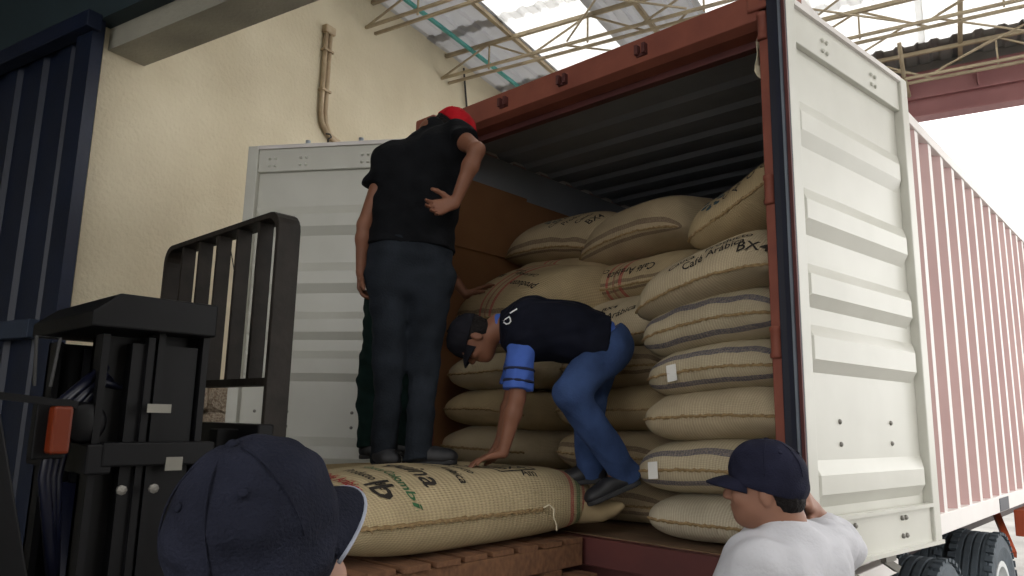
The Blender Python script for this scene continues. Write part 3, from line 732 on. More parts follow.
for z0, z1 in ((.34, .50), (-.12, .02)): MB().span((GX0-.02, GY-.03, z0), (GX1+.02, GY+.03, z1)).build('carriage_bar', 'black_paint', fk, bevel=.006)
for x in (.35, 1.0): MB().span((x, GY-.11, -.12), (x+.06, GY-.02, .48)).build('carriage_plate', 'black_paint', fk, bevel=.005)
for x in (.50, 1.02):
    b = MB(); b.prism([(x, GY+.03, .46), (x, GY+.075, .46), (x, GY+.08, -.262), (x, -.28, -.272), (x, -.26, -.285), (x, GY+.03, -.312)], (.11, 0, 0)); b.build('fork', 'black_paint', fk, bevel=.004)
# mast
for x in (.68, 1.12):
    for y0, y1, z1 in ((-1.99, -1.83, .80), (-2.15, -2.0, .76)):
        b = MB(); b.span((x, y0, -1.1), (x+.022, y1, z1)).span((x, y0, -1.1), (x+.085, y0+.02, z1)).span((x, y1-.02, -1.1), (x+.085, y1, z1)); b.build('mast_rail', 'black_paint', fk)
mh = MB(); mh.prism([(.66, -1.83, .775), (.66, -1.83, .88), (.66, -2.13, .88), (.66, -2.20, .82), (.66, -2.20, .775)], (.59, 0, 0)); mh.build('mast_head', 'black_paint', fk, bevel=.006)
for z in (.355, -.35): MB().span((.66, -2.17, z), (1.24, -2.10, z+.085)).build('mast_crossmember', 'black_paint', fk, bevel=.006)
MB().span((1.205, -2.13, .375), (1.245, -1.80, .445)).build('mast_bracket', 'black_paint', fk, bevel=.006)
MB().span((1.14, -2.06, -1.0), (1.19, -1.86, .74)).build('mast_cover', 'black_paint', fk)
for y, z in ((-2.07, .36), (-1.98, .36)): MB().lathe([(.014, 0), (.014, .012), (.006, .016)], (1.245, y, z-.05), (1, 0, 0), 8).build('bolt', 'bolt_steel', fk)
for x in (.80, 1.0):
    MB().tube([(x, -2.05, -1.0), (x, -2.05, .30)], .05, 14).build('lift_cylinder', 'hydraulic', fk, smooth=True)
    MB().tube([(x, -2.05, .30), (x, -2.05, .74)], .025, 12).build('cylinder_rod', 'black_paint', fk, smooth=True)
    c_ = MB()
    for k in range(30): c_.box((x+.09, -1.92, -.55+k*.042), (.03, .012, .034))
    c_.build('lift_chain', 'black_paint', fk)
for dx in (0, .045, .09):
    MB().tube([(1.16, -2.19, .05), (1.17+dx*.3, -2.22-dx*.4, .35), (1.17+dx*.3, -2.20-dx*.5, .52+dx*.3), (1.15, -2.12, .62+dx*.5), (1.12, -2.04-dx, .60+dx*.4), (1.10, -2.0-dx, .3)], .017, 8).build('hydraulic_hose', 'hydraulic', fk, smooth=True)
MB().lathe([(.05, -.02), (.06, -.012), (.05, 0), (.06, .012), (.05, .02), (.02, .025)], (1.18, -2.17, .50), (1, 0, 0), 24).build('hose_pulley', 'black_paint', fk, smooth=True)
MB().span((1.244, -2.02, .532), (1.247, -1.95, .558)).build('data_plate', 'plate_white', fk)
MB().span((1.244, -1.95, .36), (1.248, -1.90, .40)).build('data_plate', 'plate_white', fk)
# overhead guard, hood, wheels
for x in (.24, 1.13):
    b = MB(); b.prism([(x, -2.60, 1.02), (x, -2.51, 1.02), (x, -2.15, -.35), (x, -2.24, -.35)], (.075, 0, 0)); pi_ = b.build('guard_pillar', 'black_paint', fk, bevel=.006)
    MB().bar((x+.04, -3.85, 1.0), (x+.04, -4.05, -.1), .07).build('guard_pillar', 'black_paint', fk)
    if x > 1:
        MB().span((1.20, -2.27, .415), (1.26, -2.22, .545)).build('turn_lamp', 'amber', pi_, bevel=.008)
        MB().span((1.17, -2.30, .40), (1.215, -2.215, .565)).build('lamp_bracket', 'black_paint', pi_, bevel=.004)
        MB().bar((1.21, -2.40, .57), (1.21, -2.20, .55), .02).build('lamp_arm', 'black_paint', pi_)
        [MB().lathe([(.012, 0), (.008, .01)], (1.206, y_, z_), (1, 0, 0), 8).build('bolt', 'bolt_steel', pi_) for y_, z_ in ((-2.435, .61), (-2.42, .555))]
for i in range(7): MB().bar((.24+.16*i, -2.5, 1.02), (.24+.16*i, -3.9, 1.02), .035, .02).build('guard_bar', 'black_paint', fk)
for y in (-2.5, -3.9): MB().span((.22, y-.04, .98), (1.22, y+.04, 1.05)).build('guard_crossbar', 'black_paint', fk, bevel=.005)
hb = MB(); hb.prism([(.22, -2.35, -.95), (.22, -2.25, -.40), (.22, -2.55, -.30), (.22, -3.0, -.35), (.22, -3.2, -.25), (.22, -4.2, -.30), (.22, -4.35, -.95)], (1.0, 0, 0)); hb.build('hood', 'forklift_body', fk, bevel=.03)
b = MB(); b.span((.5, -3.55, -.27), (.95, -3.1, -.17)).span((.5, -3.65, -.2), (.95, -3.55, .25)); b.build('driver_seat', 'gasket', fk, bevel=.03)
b = MB(); b.tube([(.72, -2.55, -.3), (.72, -2.7, .05)], .02).tube([(.72+.16*math.cos(a), -2.72+.05*math.sin(a), .06+.15*math.sin(a)) for a in np.linspace(0, 2*math.pi, 20)], .012); b.build('steering_wheel', 'gasket', fk, smooth=True)
for x, y, r_ in ((.16, -2.3, .31), (1.14, -2.3, .31), (.26, -4.0, .25), (1.02, -4.0, .25)):
    w_ = MB().lathe([(r_*.55, -.09), (r_*.95, -.095), (r_, -.07), (r_, .07), (r_*.95, .095), (r_*.55, .09), (r_*.5, .04), (.05, .05)], (x+.06, y, -GROUND+r_), (1, 0, 0), 28).build('wheel', 'tyre', fk, smooth=False)
MB().tube([(1.16, -2.30, .60), (1.16, -2.31, .74), (1.16, -2.25, .74), (1.16, -2.26, .60)], .005).build('mirror_bracket', 'wire', fk)

# ================================================================== PEOPLE  (bodies grown from a smooth distance field)
HF = np.array([FW[0], FW[1], 0]); HF /= np.linalg.norm(HF); HR = np.array([HF[1], -HF[0], 0])
def at(px, py, base, off=0.0):
    """point seen at (px, py) on the upright plane through base, moved off metres towards the viewer"""
    d = FW + RT*(px-512)/FPX - UP*(py-288)/FPX
    c = HF[0]*base[0]+HF[1]*base[1]-off
    return CAM + d*(c-HF@CAM)/(HF@d)
nrm = lambda v: np.asarray(v, float)/np.linalg.norm(v)

class Field:
    def __init__(s, h=.007, k=.02): s.p = []; s.h = h; s.k = k; s.cuts = []; s.disp = None
    def cone(s, a, b, ra, rb=None, k=None, flat=False): s.p.append(('c', np.array(a, float), np.array(b, float), ra, ra if rb is None else rb, k, flat)); return s
    def ell(s, c, rad, X=(1, 0, 0), Y=(0, 1, 0), Z=(0, 0, 1), k=None): s.p.append(('e', np.array(c, float), np.array(rad, float), np.array([nrm(X), nrm(Y), nrm(Z)]), k)); return s
    def cut(s, pt, n): s.cuts.append((np.array(pt, float), nrm(n))); return s    # keeps what lies against n
    def mesh(s, name, mt, parent, smooth=2):
        lo = np.full(3, 1e9); hi = -lo
        for q in s.p:
            if q[0] == 'c':
                r = max(q[3], q[4]); lo = np.minimum(lo, np.minimum(q[1], q[2])-r); hi = np.maximum(hi, np.maximum(q[1], q[2])+r)
            else: r = max(q[2]); lo = np.minimum(lo, q[1]-r); hi = np.maximum(hi, q[1]+r)
        h = s.h; lo -= 4*h; hi += 4*h
        n = np.ceil((hi-lo)/h).astype(int)+1
        F = np.full(n, .06, np.float32)
        ax = [(lo[i]+h*np.arange(n[i])).astype(np.float32) for i in range(3)]
        for q in s.p:
            if q[0] == 'c':
                _, a, b, ra, rb, k, flat = q; r = max(ra, rb); l = np.minimum(a, b)-r-.045; u = np.maximum(a, b)+r+.045
            else:
                _, c, rad, B, k = q; r = max(rad); l = c-r-.045; u = c+r+.045
            k = k or s.k
            i0 = np.maximum(0, np.floor((l-lo)/h).astype(int)); i1 = np.minimum(n, np.ceil((u-lo)/h).astype(int)+1)
            sl = tuple(slice(i0[i], i1[i]) for i in range(3))
            X = ax[0][sl[0]][:, None, None]; Y = ax[1][sl[1]][None, :, None]; Z = ax[2][sl[2]][None, None, :]
            if q[0] == 'c':
                ab = b-a; L2 = ab@ab+1e-9; px, py, pz = X-a[0], Y-a[1], Z-a[2]
                t0 = (px*ab[0]+py*ab[1]+pz*ab[2])/L2; t = np.clip(t0, 0, 1)
                d = np.sqrt((px-t*ab[0])**2+(py-t*ab[1])**2+(pz-t*ab[2])**2)-(ra+(rb-ra)*t)
                if flat: d = np.maximum(d, (t0-1)*math.sqrt(L2))
            else:
                px, py, pz = X-c[0], Y-c[1], Z-c[2]
                x = (px*B[0, 0]+py*B[0, 1]+pz*B[0, 2])/rad[0]; y = (px*B[1, 0]+py*B[1, 1]+pz*B[1, 2])/rad[1]; z = (px*B[2, 0]+py*B[2, 1]+pz*B[2, 2])/rad[2]
                k0 = np.sqrt(x*x+y*y+z*z); k1 = np.sqrt((x/rad[0])**2+(y/rad[1])**2+(z/rad[2])**2)+1e-6; d = k0*(k0-1)/k1
            cur = F[sl]; hh = np.clip(.5+.5*(cur-d)/k, 0, 1); F[sl] = cur*(1-hh)+d*hh-k*hh*(1-hh)
        X = ax[0][:, None, None]; Y = ax[1][None, :, None]; Z = ax[2][None, None, :]
        if s.disp is not None: F += s.disp(X, Y, Z).astype(np.float32)
        for pt, nn in s.cuts: F = np.maximum(F, (X-pt[0])*nn[0]+(Y-pt[1])*nn[1]+(Z-pt[2])*nn[2])
        F[0], F[-1] = .05, .05; F[:, 0], F[:, -1] = .05, .05; F[:, :, 0], F[:, :, -1] = .05, .05
        V, Q = surface_nets(F); V = V*h+lo
        base = np.array(parent['_base']) if parent is not None else np.zeros(3)
        me = bpy.data.meshes.new(name); V = V-base
        me.vertices.add(len(V)); me.vertices.foreach_set('co', V.astype(np.float32).ravel())
        me.loops.add(len(Q)*4); me.loops.foreach_set('vertex_index', Q.astype(np.int32).ravel())
        me.polygons.add(len(Q)); me.polygons.foreach_set('loop_start', np.arange(0, len(Q)*4, 4, dtype=np.int32))
        me.polygons.foreach_set('use_smooth', np.ones(len(Q), bool))
        me.update(calc_edges=True); me.validate()
        me.materials.append(M[mt]); o = bpy.data.objects.new(name, me); COL.objects.link(o)
        if parent is not None: o.parent = parent; o['_base'] = tuple(base)
        return o
def surface_nets(F):
    ins = F < 0; nx, ny, nz = F.shape
    cnt = np.zeros((nx-1, ny-1, nz-1), np.int8)
    offs = [(i, j, k) for i in (0, 1) for j in (0, 1) for k in (0, 1)]
    for i, j, k in offs: cnt += ins[i:nx-1+i, j:ny-1+j, k:nz-1+k]
    C = np.argwhere((cnt > 0) & (cnt < 8)); vid = np.full(cnt.shape, -1, np.int32); vid[C[:, 0], C[:, 1], C[:, 2]] = np.arange(len(C))
    vals = np.stack([F[C[:, 0]+i, C[:, 1]+j, C[:, 2]+k] for i, j, k in offs], 1)
    acc = np.zeros((len(C), 3)); num = np.zeros(len(C)); O = np.array(offs, float)
    for a in range(8):
        for b in range(a+1, 8):
            if np.abs(O[a]-O[b]).sum() != 1: continue
            va, vb = vals[:, a], vals[:, b]; x = (va < 0) != (vb < 0); t = np.where(x, va/np.where(x, va-vb, 1), 0)
            acc += np.where(x[:, None], O[a]+(O[b]-O[a])*t[:, None], 0); num += x
    V = C + acc/num[:, None]; Q = []
    for axis in range(3):
        s0 = [slice(None)]*3; s1 = [slice(None)]*3; s0[axis] = slice(0, -1); s1[axis] = slice(1, None)
        a = ins[tuple(s0)]; b = ins[tuple(s1)]; E = np.argwhere(a != b); fl = a[E[:, 0], E[:, 1], E[:, 2]]
        o1, o2 = (axis+1) % 3, (axis+2) % 3
        ok = (E[:, o1] > 0) & (E[:, o2] > 0) & (E[:, o1] < F.shape[o1]-1) & (E[:, o2] < F.shape[o2]-1); E, fl = E[ok], fl[ok]
        def g_(d1, d2):
            e = E.copy(); e[:, o1] -= d1; e[:, o2] -= d2; return vid[e[:, 0], e[:, 1], e[:, 2]]
        q = np.stack([g_(1, 1), g_(0, 1), g_(0, 0), g_(1, 0)], 1); q[~fl] = q[~fl][:, ::-1]; Q.append(q)
    return V, np.concatenate(Q)
def folds(amp, seed, wl=(.05, .16), bias=(0, 0, 1), strength=1.0):
    r = np.random.RandomState(seed); ws = []
    for _ in range(7):
        d = r.normal(size=3) + np.array(bias)*strength*r.choice([-1, 1]); d /= np.linalg.norm(d); ws.append((d*2*math.pi/r.uniform(*wl), r.uniform(0, 6.3), r.normal(size=3)*9))
    def f(X, Y, Z):
        o = 0
        for kx, ph, md in ws: o = o + np.sin(kx[0]*X+kx[1]*Y+kx[2]*Z+ph+1.2*np.sin(md[0]*X+md[1]*Y+md[2]*Z))
        return amp*o/3.2
    return f

def hand_prims(F, wr, d, n, thumb, curl=(20, 30, 20), spread=6, sc=1.0, tcurl=20):
    """d: direction of the fingers, n: palm normal (fingers bend towards it), thumb: +1/-1 side of the thumb along d x n"""
    d = nrm(d); n = nrm(np.array(n)-d*np.dot(n, d)); s = np.cross(d, n)*thumb; wr = np.array(wr, float)
    for i, (off, ln, r) in enumerate(((.030, .072, .0098), (.010, .080, .0098), (-.010, .074, .0094), (-.029, .058, .0086))):
        kn = wr + d*(.088-.006*abs(i-1))*sc + s*off*sc
        F.cone(wr + s*off*.45*sc + d*.005, kn, .0145*sc, .0125*sc, k=.016)
        a = R(spread)*(1.2-i*.85); dd = nrm(d*math.cos(a)+s*math.sin(a)); p = kn; ang = 0
        for j, fr_ in enumerate((.45, .30, .25)):
            ang += R(curl[j]*(1+.12*i)); dv = dd*math.cos(ang)+n*math.sin(ang); q = p+dv*ln*fr_*sc; F.cone(p, q, r*(1-.08*j)*sc, r*(.92-.08*j)*sc, k=.006); p = q
    b = wr + s*.022*sc + d*.018*sc + n*.006*sc; td = nrm(s*.75+d*.62+n*.25); p = b
    for j, (ln, r) in enumerate(((.042, .0135), (.032, .0115), (.026, .010))):
        q = p+td*ln*sc; F.cone(p, q, r*sc, r*.9*sc, k=.010); p = q; td = nrm(td+d*math.tan(R(tcurl))*.8+n*.12)

def head_prims(F, c, f, u, nk=None, nr=.055, ear=1.0):
    f = nrm(f); u = nrm(np.array(u)-f*np.dot(u, f)); s = np.cross(f, u); P = lambda a, b, e: c+f*a+s*b+u*e
    F.ell(P(-.012, 0, .028), (.098, .077, .094), f, s, u, k=.02)
    F.ell(P(.022, 0, -.040), (.070, .062, .078), f, s, u, k=.03)
    F.ell(P(.058, 0, -.088), (.026, .027, .024), f, s, u, k=.03)
    F.cone(P(.088, 0, .012), P(.106, 0, -.030), .011, .0145, k=.012)
    for q in (-1, 1):
        F.ell(P(.082, q*.032, .022), (.012, .022, .009), f, s, u, k=.014)        # brow
        F.ell(P(.066, q*.040, -.028), (.024, .022, .022), f, s, u, k=.02)        # cheek
        F.ell(P(-.010, q*.079*ear, -.014), (.018, .007, .031), f+s*q*-.3, s, u+f*-.15, k=.006)   # ear
        F.ell(P(-.004, q*.083*ear, -.014), (.012, .006, .023), f, s, u, k=.004)
        F.cone(P(.100, q*.010, -.034), P(.097, q*.012, -.034), .007, k=.006)
    F.ell(P(.086, 0, -.057), (.012, .024, .0065), f, s, u, k=.006); F.ell(P(.084, 0, -.069), (.012, .021, .007), f, s, u, k=.006)
    if nk is not None: F.cone(nk, P(-.022, 0, -.045), nr*1.08, nr, k=.03)
    return f, s, u

def face_bits(par, c, f, s, u):
    P = lambda a, b, e: Vector(c+f*a+s*b+u*e)
    for q in (-1, 1):
        b = MB(); b.lathe([(.001, -.0115), (.008, -.008), (.0115, 0), (.008, .008), (.001, .0115)], P(.078, q*.032, .004), tuple(f), 14); e_ = b.build('eye', 'eye_white', par, smooth=True)
        MB().lathe([(.0055, 0), (.0045, .0025), (.001, .0032)], P(.0885, q*.032, .004), tuple(f), 12).build('iris', 'eye_dark', e_)
        MB().tube([P(.090, q*.014, .020), P(.094, q*.032, .027), P(.082, q*.052, .021)], [.003, .0042, .002], 6).build('eyebrow', 'hair', par, smooth=True)

def hair_mesh(par, c, f, s, u, low=-.05, mt='hair'):
    F = Field(.005, .015); P = lambda a, b, e: c+f*a+s*b+u*e
    F.ell(P(-.016, 0, .026), (.101, .082, .099), f, s, u); F.ell(P(-.052, 0, -.03), (.058, .066, .05), f, s, u)
    F.disp = folds(.0015, 4, (.012, .03)); F.cut(P(.03, 0, .03), f*1.0-u*.8); F.cut(P(0, 0, low), -u-f*.12)
    return F.mesh('hair', mt, par)

def cap_mesh(par, c, f, s, u, mt, bill_mt=None, tilt=8, bill=.078, scale=1.0, back=False, trim=None, fold=.0018, dome=.0, bill_ang=62, droop=.030, low=.022):
    ft, ut = nrm(f*math.cos(R(tilt))-u*math.sin(R(tilt))), nrm(u*math.cos(R(tilt))+f*math.sin(R(tilt)))
    P = lambda a, b, e: c+ft*a*scale+s*b*scale+ut*e*scale
    F = Field(.005*max(.8, scale), .012)
    F.ell(P(-.010, 0, .034), (.110*scale, .090*scale, (.098+dome)*scale), ft, s, ut); F.ell(P(.035, 0, .065), (.055*scale, .060*scale, .055*scale), ft, s, ut, k=.03)
    F.disp = folds(fold, 8, (.03, .09)); F.ell(P(-.012, 0, .0), (.106*scale, .088*scale, .06*scale), ft, s, ut, k=.02)
    F.cut(P(0, 0, low), -ut+ft*(.25 if low < .02 else 0))
    cr = F.mesh('cap', mt, par)
    sg = -1 if back else 1
    b = MB(); top = []; bot = []; nA, nB = 22, 6
    for i in range(nA+1):
        a = R(-bill_ang+2*bill_ang*i/nA); sp = abs(i/nA*2-1)
        for j in range(nB+1):
            t = j/nB; ext = bill*t*(1-sp**2.4); ra, rb_ = .098+ext, .086+ext*.55
            e = .030-.010*t-droop*(sp**2)*(.4+.6*t)-.012*t*t
            top.append(P(sg*ra*math.cos(a)-.006, rb_*math.sin(a), e+.0022)); bot.append(P(sg*ra*math.cos(a)-.006, rb_*math.sin(a), e-.0022))
    N_ = len(top); st = nB+1
    fs = []
    for i in range(nA):
        for j in range(nB):
            q = (i*st+j, (i+1)*st+j, (i+1)*st+j+1, i*st+j+1); fs += [q, tuple(x+N_ for x in q[::-1])]
        fs.append((i*st+nB, (i+1)*st+nB, N_+(i+1)*st+nB, N_+i*st+nB)); fs.append((i*st, N_+i*st, N_+(i+1)*st, (i+1)*st))
    fs += [tuple([j, j+1, N_+j+1, N_+j]) for j in range(nB)] + [tuple([nA*st+j, N_+nA*st+j, N_+nA*st+j+1, nA*st+j+1]) for j in range(nB)]
    b.add(top+bot, fs); b.build('cap_bill', bill_mt or mt, cr, smooth=True)
    if trim:
        MB().tube([Vector((np.array(top[i*st+nB])+np.array(bot[i*st+nB]))/2) for i in range(nA+1)], .0030, 6).build('bill_edging', trim, cr, smooth=True)
    MB().lathe([(.009*scale, -.003), (.008*scale, .003), (.003*scale, .006)], Vector(P(-.008, 0, .131+dome)), tuple(ut), 12).build('cap_button', mt, cr, smooth=True)
    # sewn panel seams and eyelets
    for a in range(6):
        t = R(30+60*a); pts = []
        for e in np.linspace(0.12, 1.45, 14): pts.append(Vector(P(-.010+.1115*math.cos(t)*math.cos(e-.1), .0915*math.sin(t)*math.cos(e-.1), .034+(.0985+dome)*math.sin(e-.1))))
        MB().tube(pts, .0016*scale, 5).build('panel_seam', mt, cr, smooth=True)
        t2 = t+R(30); e = .72; p_ = P(-.010+.111*math.cos(t2)*math.cos(e), .0912*math.sin(t2)*math.cos(e), .034+(.0985+dome)*math.sin(e)); n_ = nrm(p_-P(-.01, 0, .034))
        MB().lathe([(.0055*scale, -.001), (.006*scale, .0016), (.003*scale, .0022)], Vector(p_), tuple(n_), 10).build('eyelet', mt, cr, smooth=True)
    return cr

def decal(target, body, size, center, xd, yd, mtname, name='printed_letter'):
    """lettering laid onto a garment: every point is dropped onto the cloth along the decal's normal"""
    from mathutils.bvhtree import BVHTree
    base = Vector(target['_base']); bm = bmesh.new(); bm.from_mesh(target.data); tree = BVHTree.FromBMesh(bm); bm.free()
    xd, yd = Vector(nrm(xd)), Vector(nrm(yd)); n = xd.cross(yd).normalized(); yd = n.cross(xd); v, f = text_mesh(body, size, mtname); out = []
    for x, y in v:
        p = Vector(center)+xd*x+yd*y; h = tree.ray_cast(p-base+n*.25, -n); out.append((h[0]+base+n*.0025) if h[0] else p)
    return MB().add(out, f).build(name, mtname, target)

def shoe(par, ank, heel, toe, up=(0, 0, 1), mt='shoe_black'):
    d = nrm(toe-heel); upv = nrm(np.array(up)-d*np.dot(up, d)); s = np.cross(d, upv); L = np.linalg.norm(toe-heel)
    F = Field(.006, .025)
    F.cone(heel+d*.035+upv*.045, heel+d*L*.55+upv*.045, .042, .040); F.cone(heel+d*L*.55+upv*.042, toe-d*.045+upv*.036, .042, .034); F.cone(heel+d*.05+upv*.06, ank, .042, .046)
    F.ell(toe-d*.06+upv*.034, (.062, .046, .032), d, s, upv); F.cut(heel+upv*.012, -upv)
    o = F.mesh('shoe', mt, par)
    G_ = Field(.006, .02); G_.cone(heel+d*.04+upv*.012, toe-d*.05+upv*.012, .046, .048); G_.cut(heel, -upv); G_.cut(heel+upv*.024, upv); g2 = G_.mesh('sole', 'sole', o)
    for k in range(4):
        q = heel+d*(L*.42+k*.028)+upv*(.083-k*.007); MB().tube([Vector(q-s*.022), Vector(q+upv*.006), Vector(q+s*.022)], .0028, 5).build('lace', 'sole', o, smooth=True)
    return o

def person(J, skin, label, head_f, head_u, hands, top, bottom, bodyh=.007, extra=None, girth=1.0, neck_r=.056, ear=1.0):
    base = (J['base'][0], J['base'][1], J['base'][2]); t = thing('person', base, label, 'person')
    g_ = girth; side = nrm(J['shR']-J['shL']); hs = nrm(J['hipR']-J['hipL']); spine = nrm(J['chest']-J['pelvis'])
    def trunk(F, add, k=.04):
        pe, ch = J['pelvis'], J['chest']; mid = pe*.5+ch*.5 + J.get('belly', np.zeros(3))
        for q in (-1, 1):
            F.cone(pe+hs*q*.062*g_, mid+(side+hs)/2*q*.062*g_, .100*g_+add, .094*g_+add, k=k); F.cone(mid+(side+hs)/2*q*.062*g_, ch+side*q*.082*g_, .094*g_+add, .102*g_+add, k=k)
        F.cone(J['shL']+side*.03, ch+spine*.03, .058+add, .085+add, k=k); F.cone(J['shR']-side*.03, ch+spine*.03, .058+add, .085+add, k=k)
        F.cone(J['hipL'], J['hipR'], .088*g_+add, k=k)
        F.cone(J['neck']-spine*.07, J['neck'], .085+add*.6, .060+add*.4, k=k)
    B = Field(bodyh, .02)
    trunk(B, -.008)
    for s_ in 'LR':
        B.cone(J['sh'+s_], J['el'+s_], .047*g_, .037, k=.025); m_ = J['el'+s_]*.7+J['wr'+s_]*.3; B.cone(J['el'+s_], m_, .037, .039, k=.02); B.cone(m_, J['wr'+s_], .039, .0245, k=.02)
        B.cone(J['hip'+s_], J['kn'+s_], .078*g_, .050, k=.03); m_ = J['kn'+s_]*.7+J['an'+s_]*.3; B.cone(J['kn'+s_], m_, .050, .054, k=.02); B.cone(m_, J['an'+s_], .054, .036, k=.02)
        B.cone(J['an'+s_], J['toe'+s_]*.5+J['an'+s_]*.5, .028, .022, k=.02)
        hd_ = hands[s_]; hand_prims(B, J['wr'+s_], hd_[0], hd_[1], hd_[2], *(hd_[3:] if len(hd_) > 3 else ()))
    f, s, u = head_prims(B, J['head'], head_f, head_u, J['neck'], neck_r, ear)
    body = B.mesh('body', skin, t)
    face_bits(t, J['head'], f, s, u)
    for spec in top+bottom:
        F = Field(spec.get('h', .008), spec.get('k', .03)); add = spec['add']
        if spec.get('trunk'): trunk(F, add)
        for s_ in 'LR':
            if 'sleeve' in spec:
                e = J['sh'+s_]+(J['el'+s_]-J['sh'+s_])*min(1, spec['sleeve']); F.cone(J['sh'+s_]-nrm(J['el'+s_]-J['sh'+s_])*.01, e, .050*g_+add, .046+add*spec.get('flare', 1.0), flat=True)
            if 'leg' in spec:
                a_ = J['an'+s_]; F.cone(J['hip'+s_], J['kn'+s_], .080*g_+add, .056+add); F.cone(J['kn'+s_], a_+(J['kn'+s_]-a_)*spec['leg'], .057+add, .045+add*1.25, flat=True)
        if spec.get('seat'):
            F.cone(J['hipL'], J['hipR'], .092*g_+add); pe = J['pelvis']
            for q in (-1, 1): F.cone(pe+hs*q*.06*g_, pe+hs*q*.06*g_+spine*.10, .102*g_+add, .098*g_+add)
            F.cone(pe-HF*0+J.get('bum', np.zeros(3)), pe+J.get('bum', np.zeros(3)), .10*g_+add)
        for pt, nn in spec.get('cuts', ()): F.cut(pt, nn)
        F.disp = folds(spec.get('fold', .004), spec.get('seed', 1), spec.get('wl', (.05, .15)), bias=spec.get('bias', (0, 0, 1)))
        o_ = F.mesh(spec['name'], spec['mat'], t); spec['obj'] = o_
    return t, (f, s, u)

Zv = np.array([0, 0, 1.0]); HL = -HR          # HR: to the viewer's right, HF: away from the viewer

# --- man standing on the pallet sack, seen from behind
b1 = (.82, -.71)
A = lambda x, y, o=0: at(x, y, b1, o)
J = dict(base=(b1[0], b1[1], .31), anL=A(384, 452, 0), anR=A(418, 449, .04), knL=A(389, 368, .02), knR=A(424, 368, -.02), hipL=A(390, 277, 0), hipR=A(430, 279, 0), pelvis=A(410, 256, 0), chest=A(420, 165, -.03), neck=A(432, 131, -.07),
         shL=A(390, 160, -.01), shR=A(458, 137, .01), elL=A(365, 225, .03), wrL=A(361, 272, .01), elR=A(477, 150, .20), wrR=A(455, 203, .17), head=A(452, 133, -.13))
J['toeL'] = A(400, 466, .05); J['toeR'] = A(458, 463, .02)
hf = nrm(HR*.75+HF*.45-Zv*.55)
t1, fr1 = person(J, 'skin_dark', 'man in black T-shirt and red cap standing on the pallet sack, hand behind his back', hf, Zv*.8+HR*.5,
    {'R': (nrm(A(426, 211, .19)-A(455, 203, .17)), -HF, 1, (18, 28, 22), 9, .98), 'L': (-Zv+HF*.15, HR, 1, (25, 30, 20), 3, .95)},
    [dict(name='t_shirt', mat='shirt_black', trunk=True, sleeve=.45, add=.022, flare=1.5, fold=.0065, seed=3, wl=(.07, .2), cuts=[(J['neck']+(J['neck']-J['chest'])*.34, J['neck']-J['chest']), (J['pelvis']+Zv*.03, -(J['chest']-J['pelvis']))])],
    [dict(name='jeans', mat='jeans_dark', leg=-.14, seat=True, add=.012, fold=.005, seed=5, wl=(.08, .2), bias=(0, 0, .3), cuts=[(J['pelvis']+Zv*.065, J['chest']-J['pelvis'])])], girth=1.2)
hair_mesh(t1, J['head'], *fr1, low=-.02)
cap_mesh(t1, J['head'], *fr1, 'cap_red', tilt=4, bill=.06)
for s_, hl in (('L', A(374, 468, 0)), ('R', A(408, 468, .03))): shoe(t1, J['an'+s_], hl, J['toe'+s_]+(0, 0, -.005))

# --- man bending over at the container sill
b2 = (1.42, -.12)
A = lambda x, y, o=0: at(x, y, b2, o)
J = dict(base=(b2[0], b2[1], .16), anR=A(622, 468, -.02), anL=A(590, 468, -.14), knR=A(570, 394, .16), knL=A(588, 402, -.02), hipR=A(604, 352, .02), hipL=A(604, 350, -.17), pelvis=A(606, 345, -.075), chest=A(533, 327, -.04), neck=A(499, 327, -.05),
         shR=A(522, 340, .11), shL=A(524, 330, -.20), elR=A(517, 398, .13), wrR=A(503, 453, .13), elL=A(512, 395, -.26), wrL=A(500, 440, -.30), head=A(474, 339, -.05))
J['toeR'] = A(588, 507, .02); J['toeL'] = A(560, 486, -.14); J['belly'] = np.array([0, 0, .02])
hf = nrm(HL*.30-Zv*.92)
sp = nrm(J['chest']-J['pelvis'])
t2, fr2 = person(J, 'skin_dark', 'man in blue shirt, navy vest and jeans bending down with one hand on the sack', hf, HL*.95+Zv*.30,
    {'R': (HL*.95-Zv*.25-HF*.05, -Zv-HL*.2, -1, (8, 12, 10), 12, 1.0), 'L': (HL*.5-Zv*.7, -Zv+HR*.3, 1, (20, 25, 20), 5)},
    [dict(name='blue_shirt', mat='shirt_blue', trunk=True, sleeve=.86, add=.010, flare=2.4, fold=.004, seed=13, cuts=[(J['neck']+nrm(J['neck']-J['chest'])*.03, J['neck']-J['chest']), (J['pelvis'], -(J['chest']-J['pelvis']))]),
     dict(name='vest', mat='vest_navy', trunk=True, add=.036, fold=.005, seed=14, cuts=[(J['neck']-nrm(J['neck']-J['chest'])*.008, J['neck']-J['chest']), (J['pelvis']+sp*.03, -(J['chest']-J['pelvis']))])],
    [dict(name='jeans', mat='jeans_blue', leg=-.13, seat=True, add=.018, fold=.0055, seed=15, wl=(.07, .18), bias=(0, 0, .3), cuts=[(J['pelvis']+sp*.06, sp*.55+Zv*.6)])], girth=1.08)
hair_mesh(t2, J['head'], *fr2, low=-.055)
cap_mesh(t2, J['head'], *fr2, 'cap_black', tilt=6, bill=.055)
ax_ = nrm(J['elR']-J['shR'])
for k in (.52, .72):
    c_ = J['shR']+(J['elR']-J['shR'])*k; MB().lathe([(.0705, -.006), (.0735, 0), (.0705, .006)], Vector(c_), tuple(ax_), 28).build('sleeve_band', 'band_navy', t2, smooth=True)
vest = [o for o in t2.children if o.name.startswith('vest')][0]
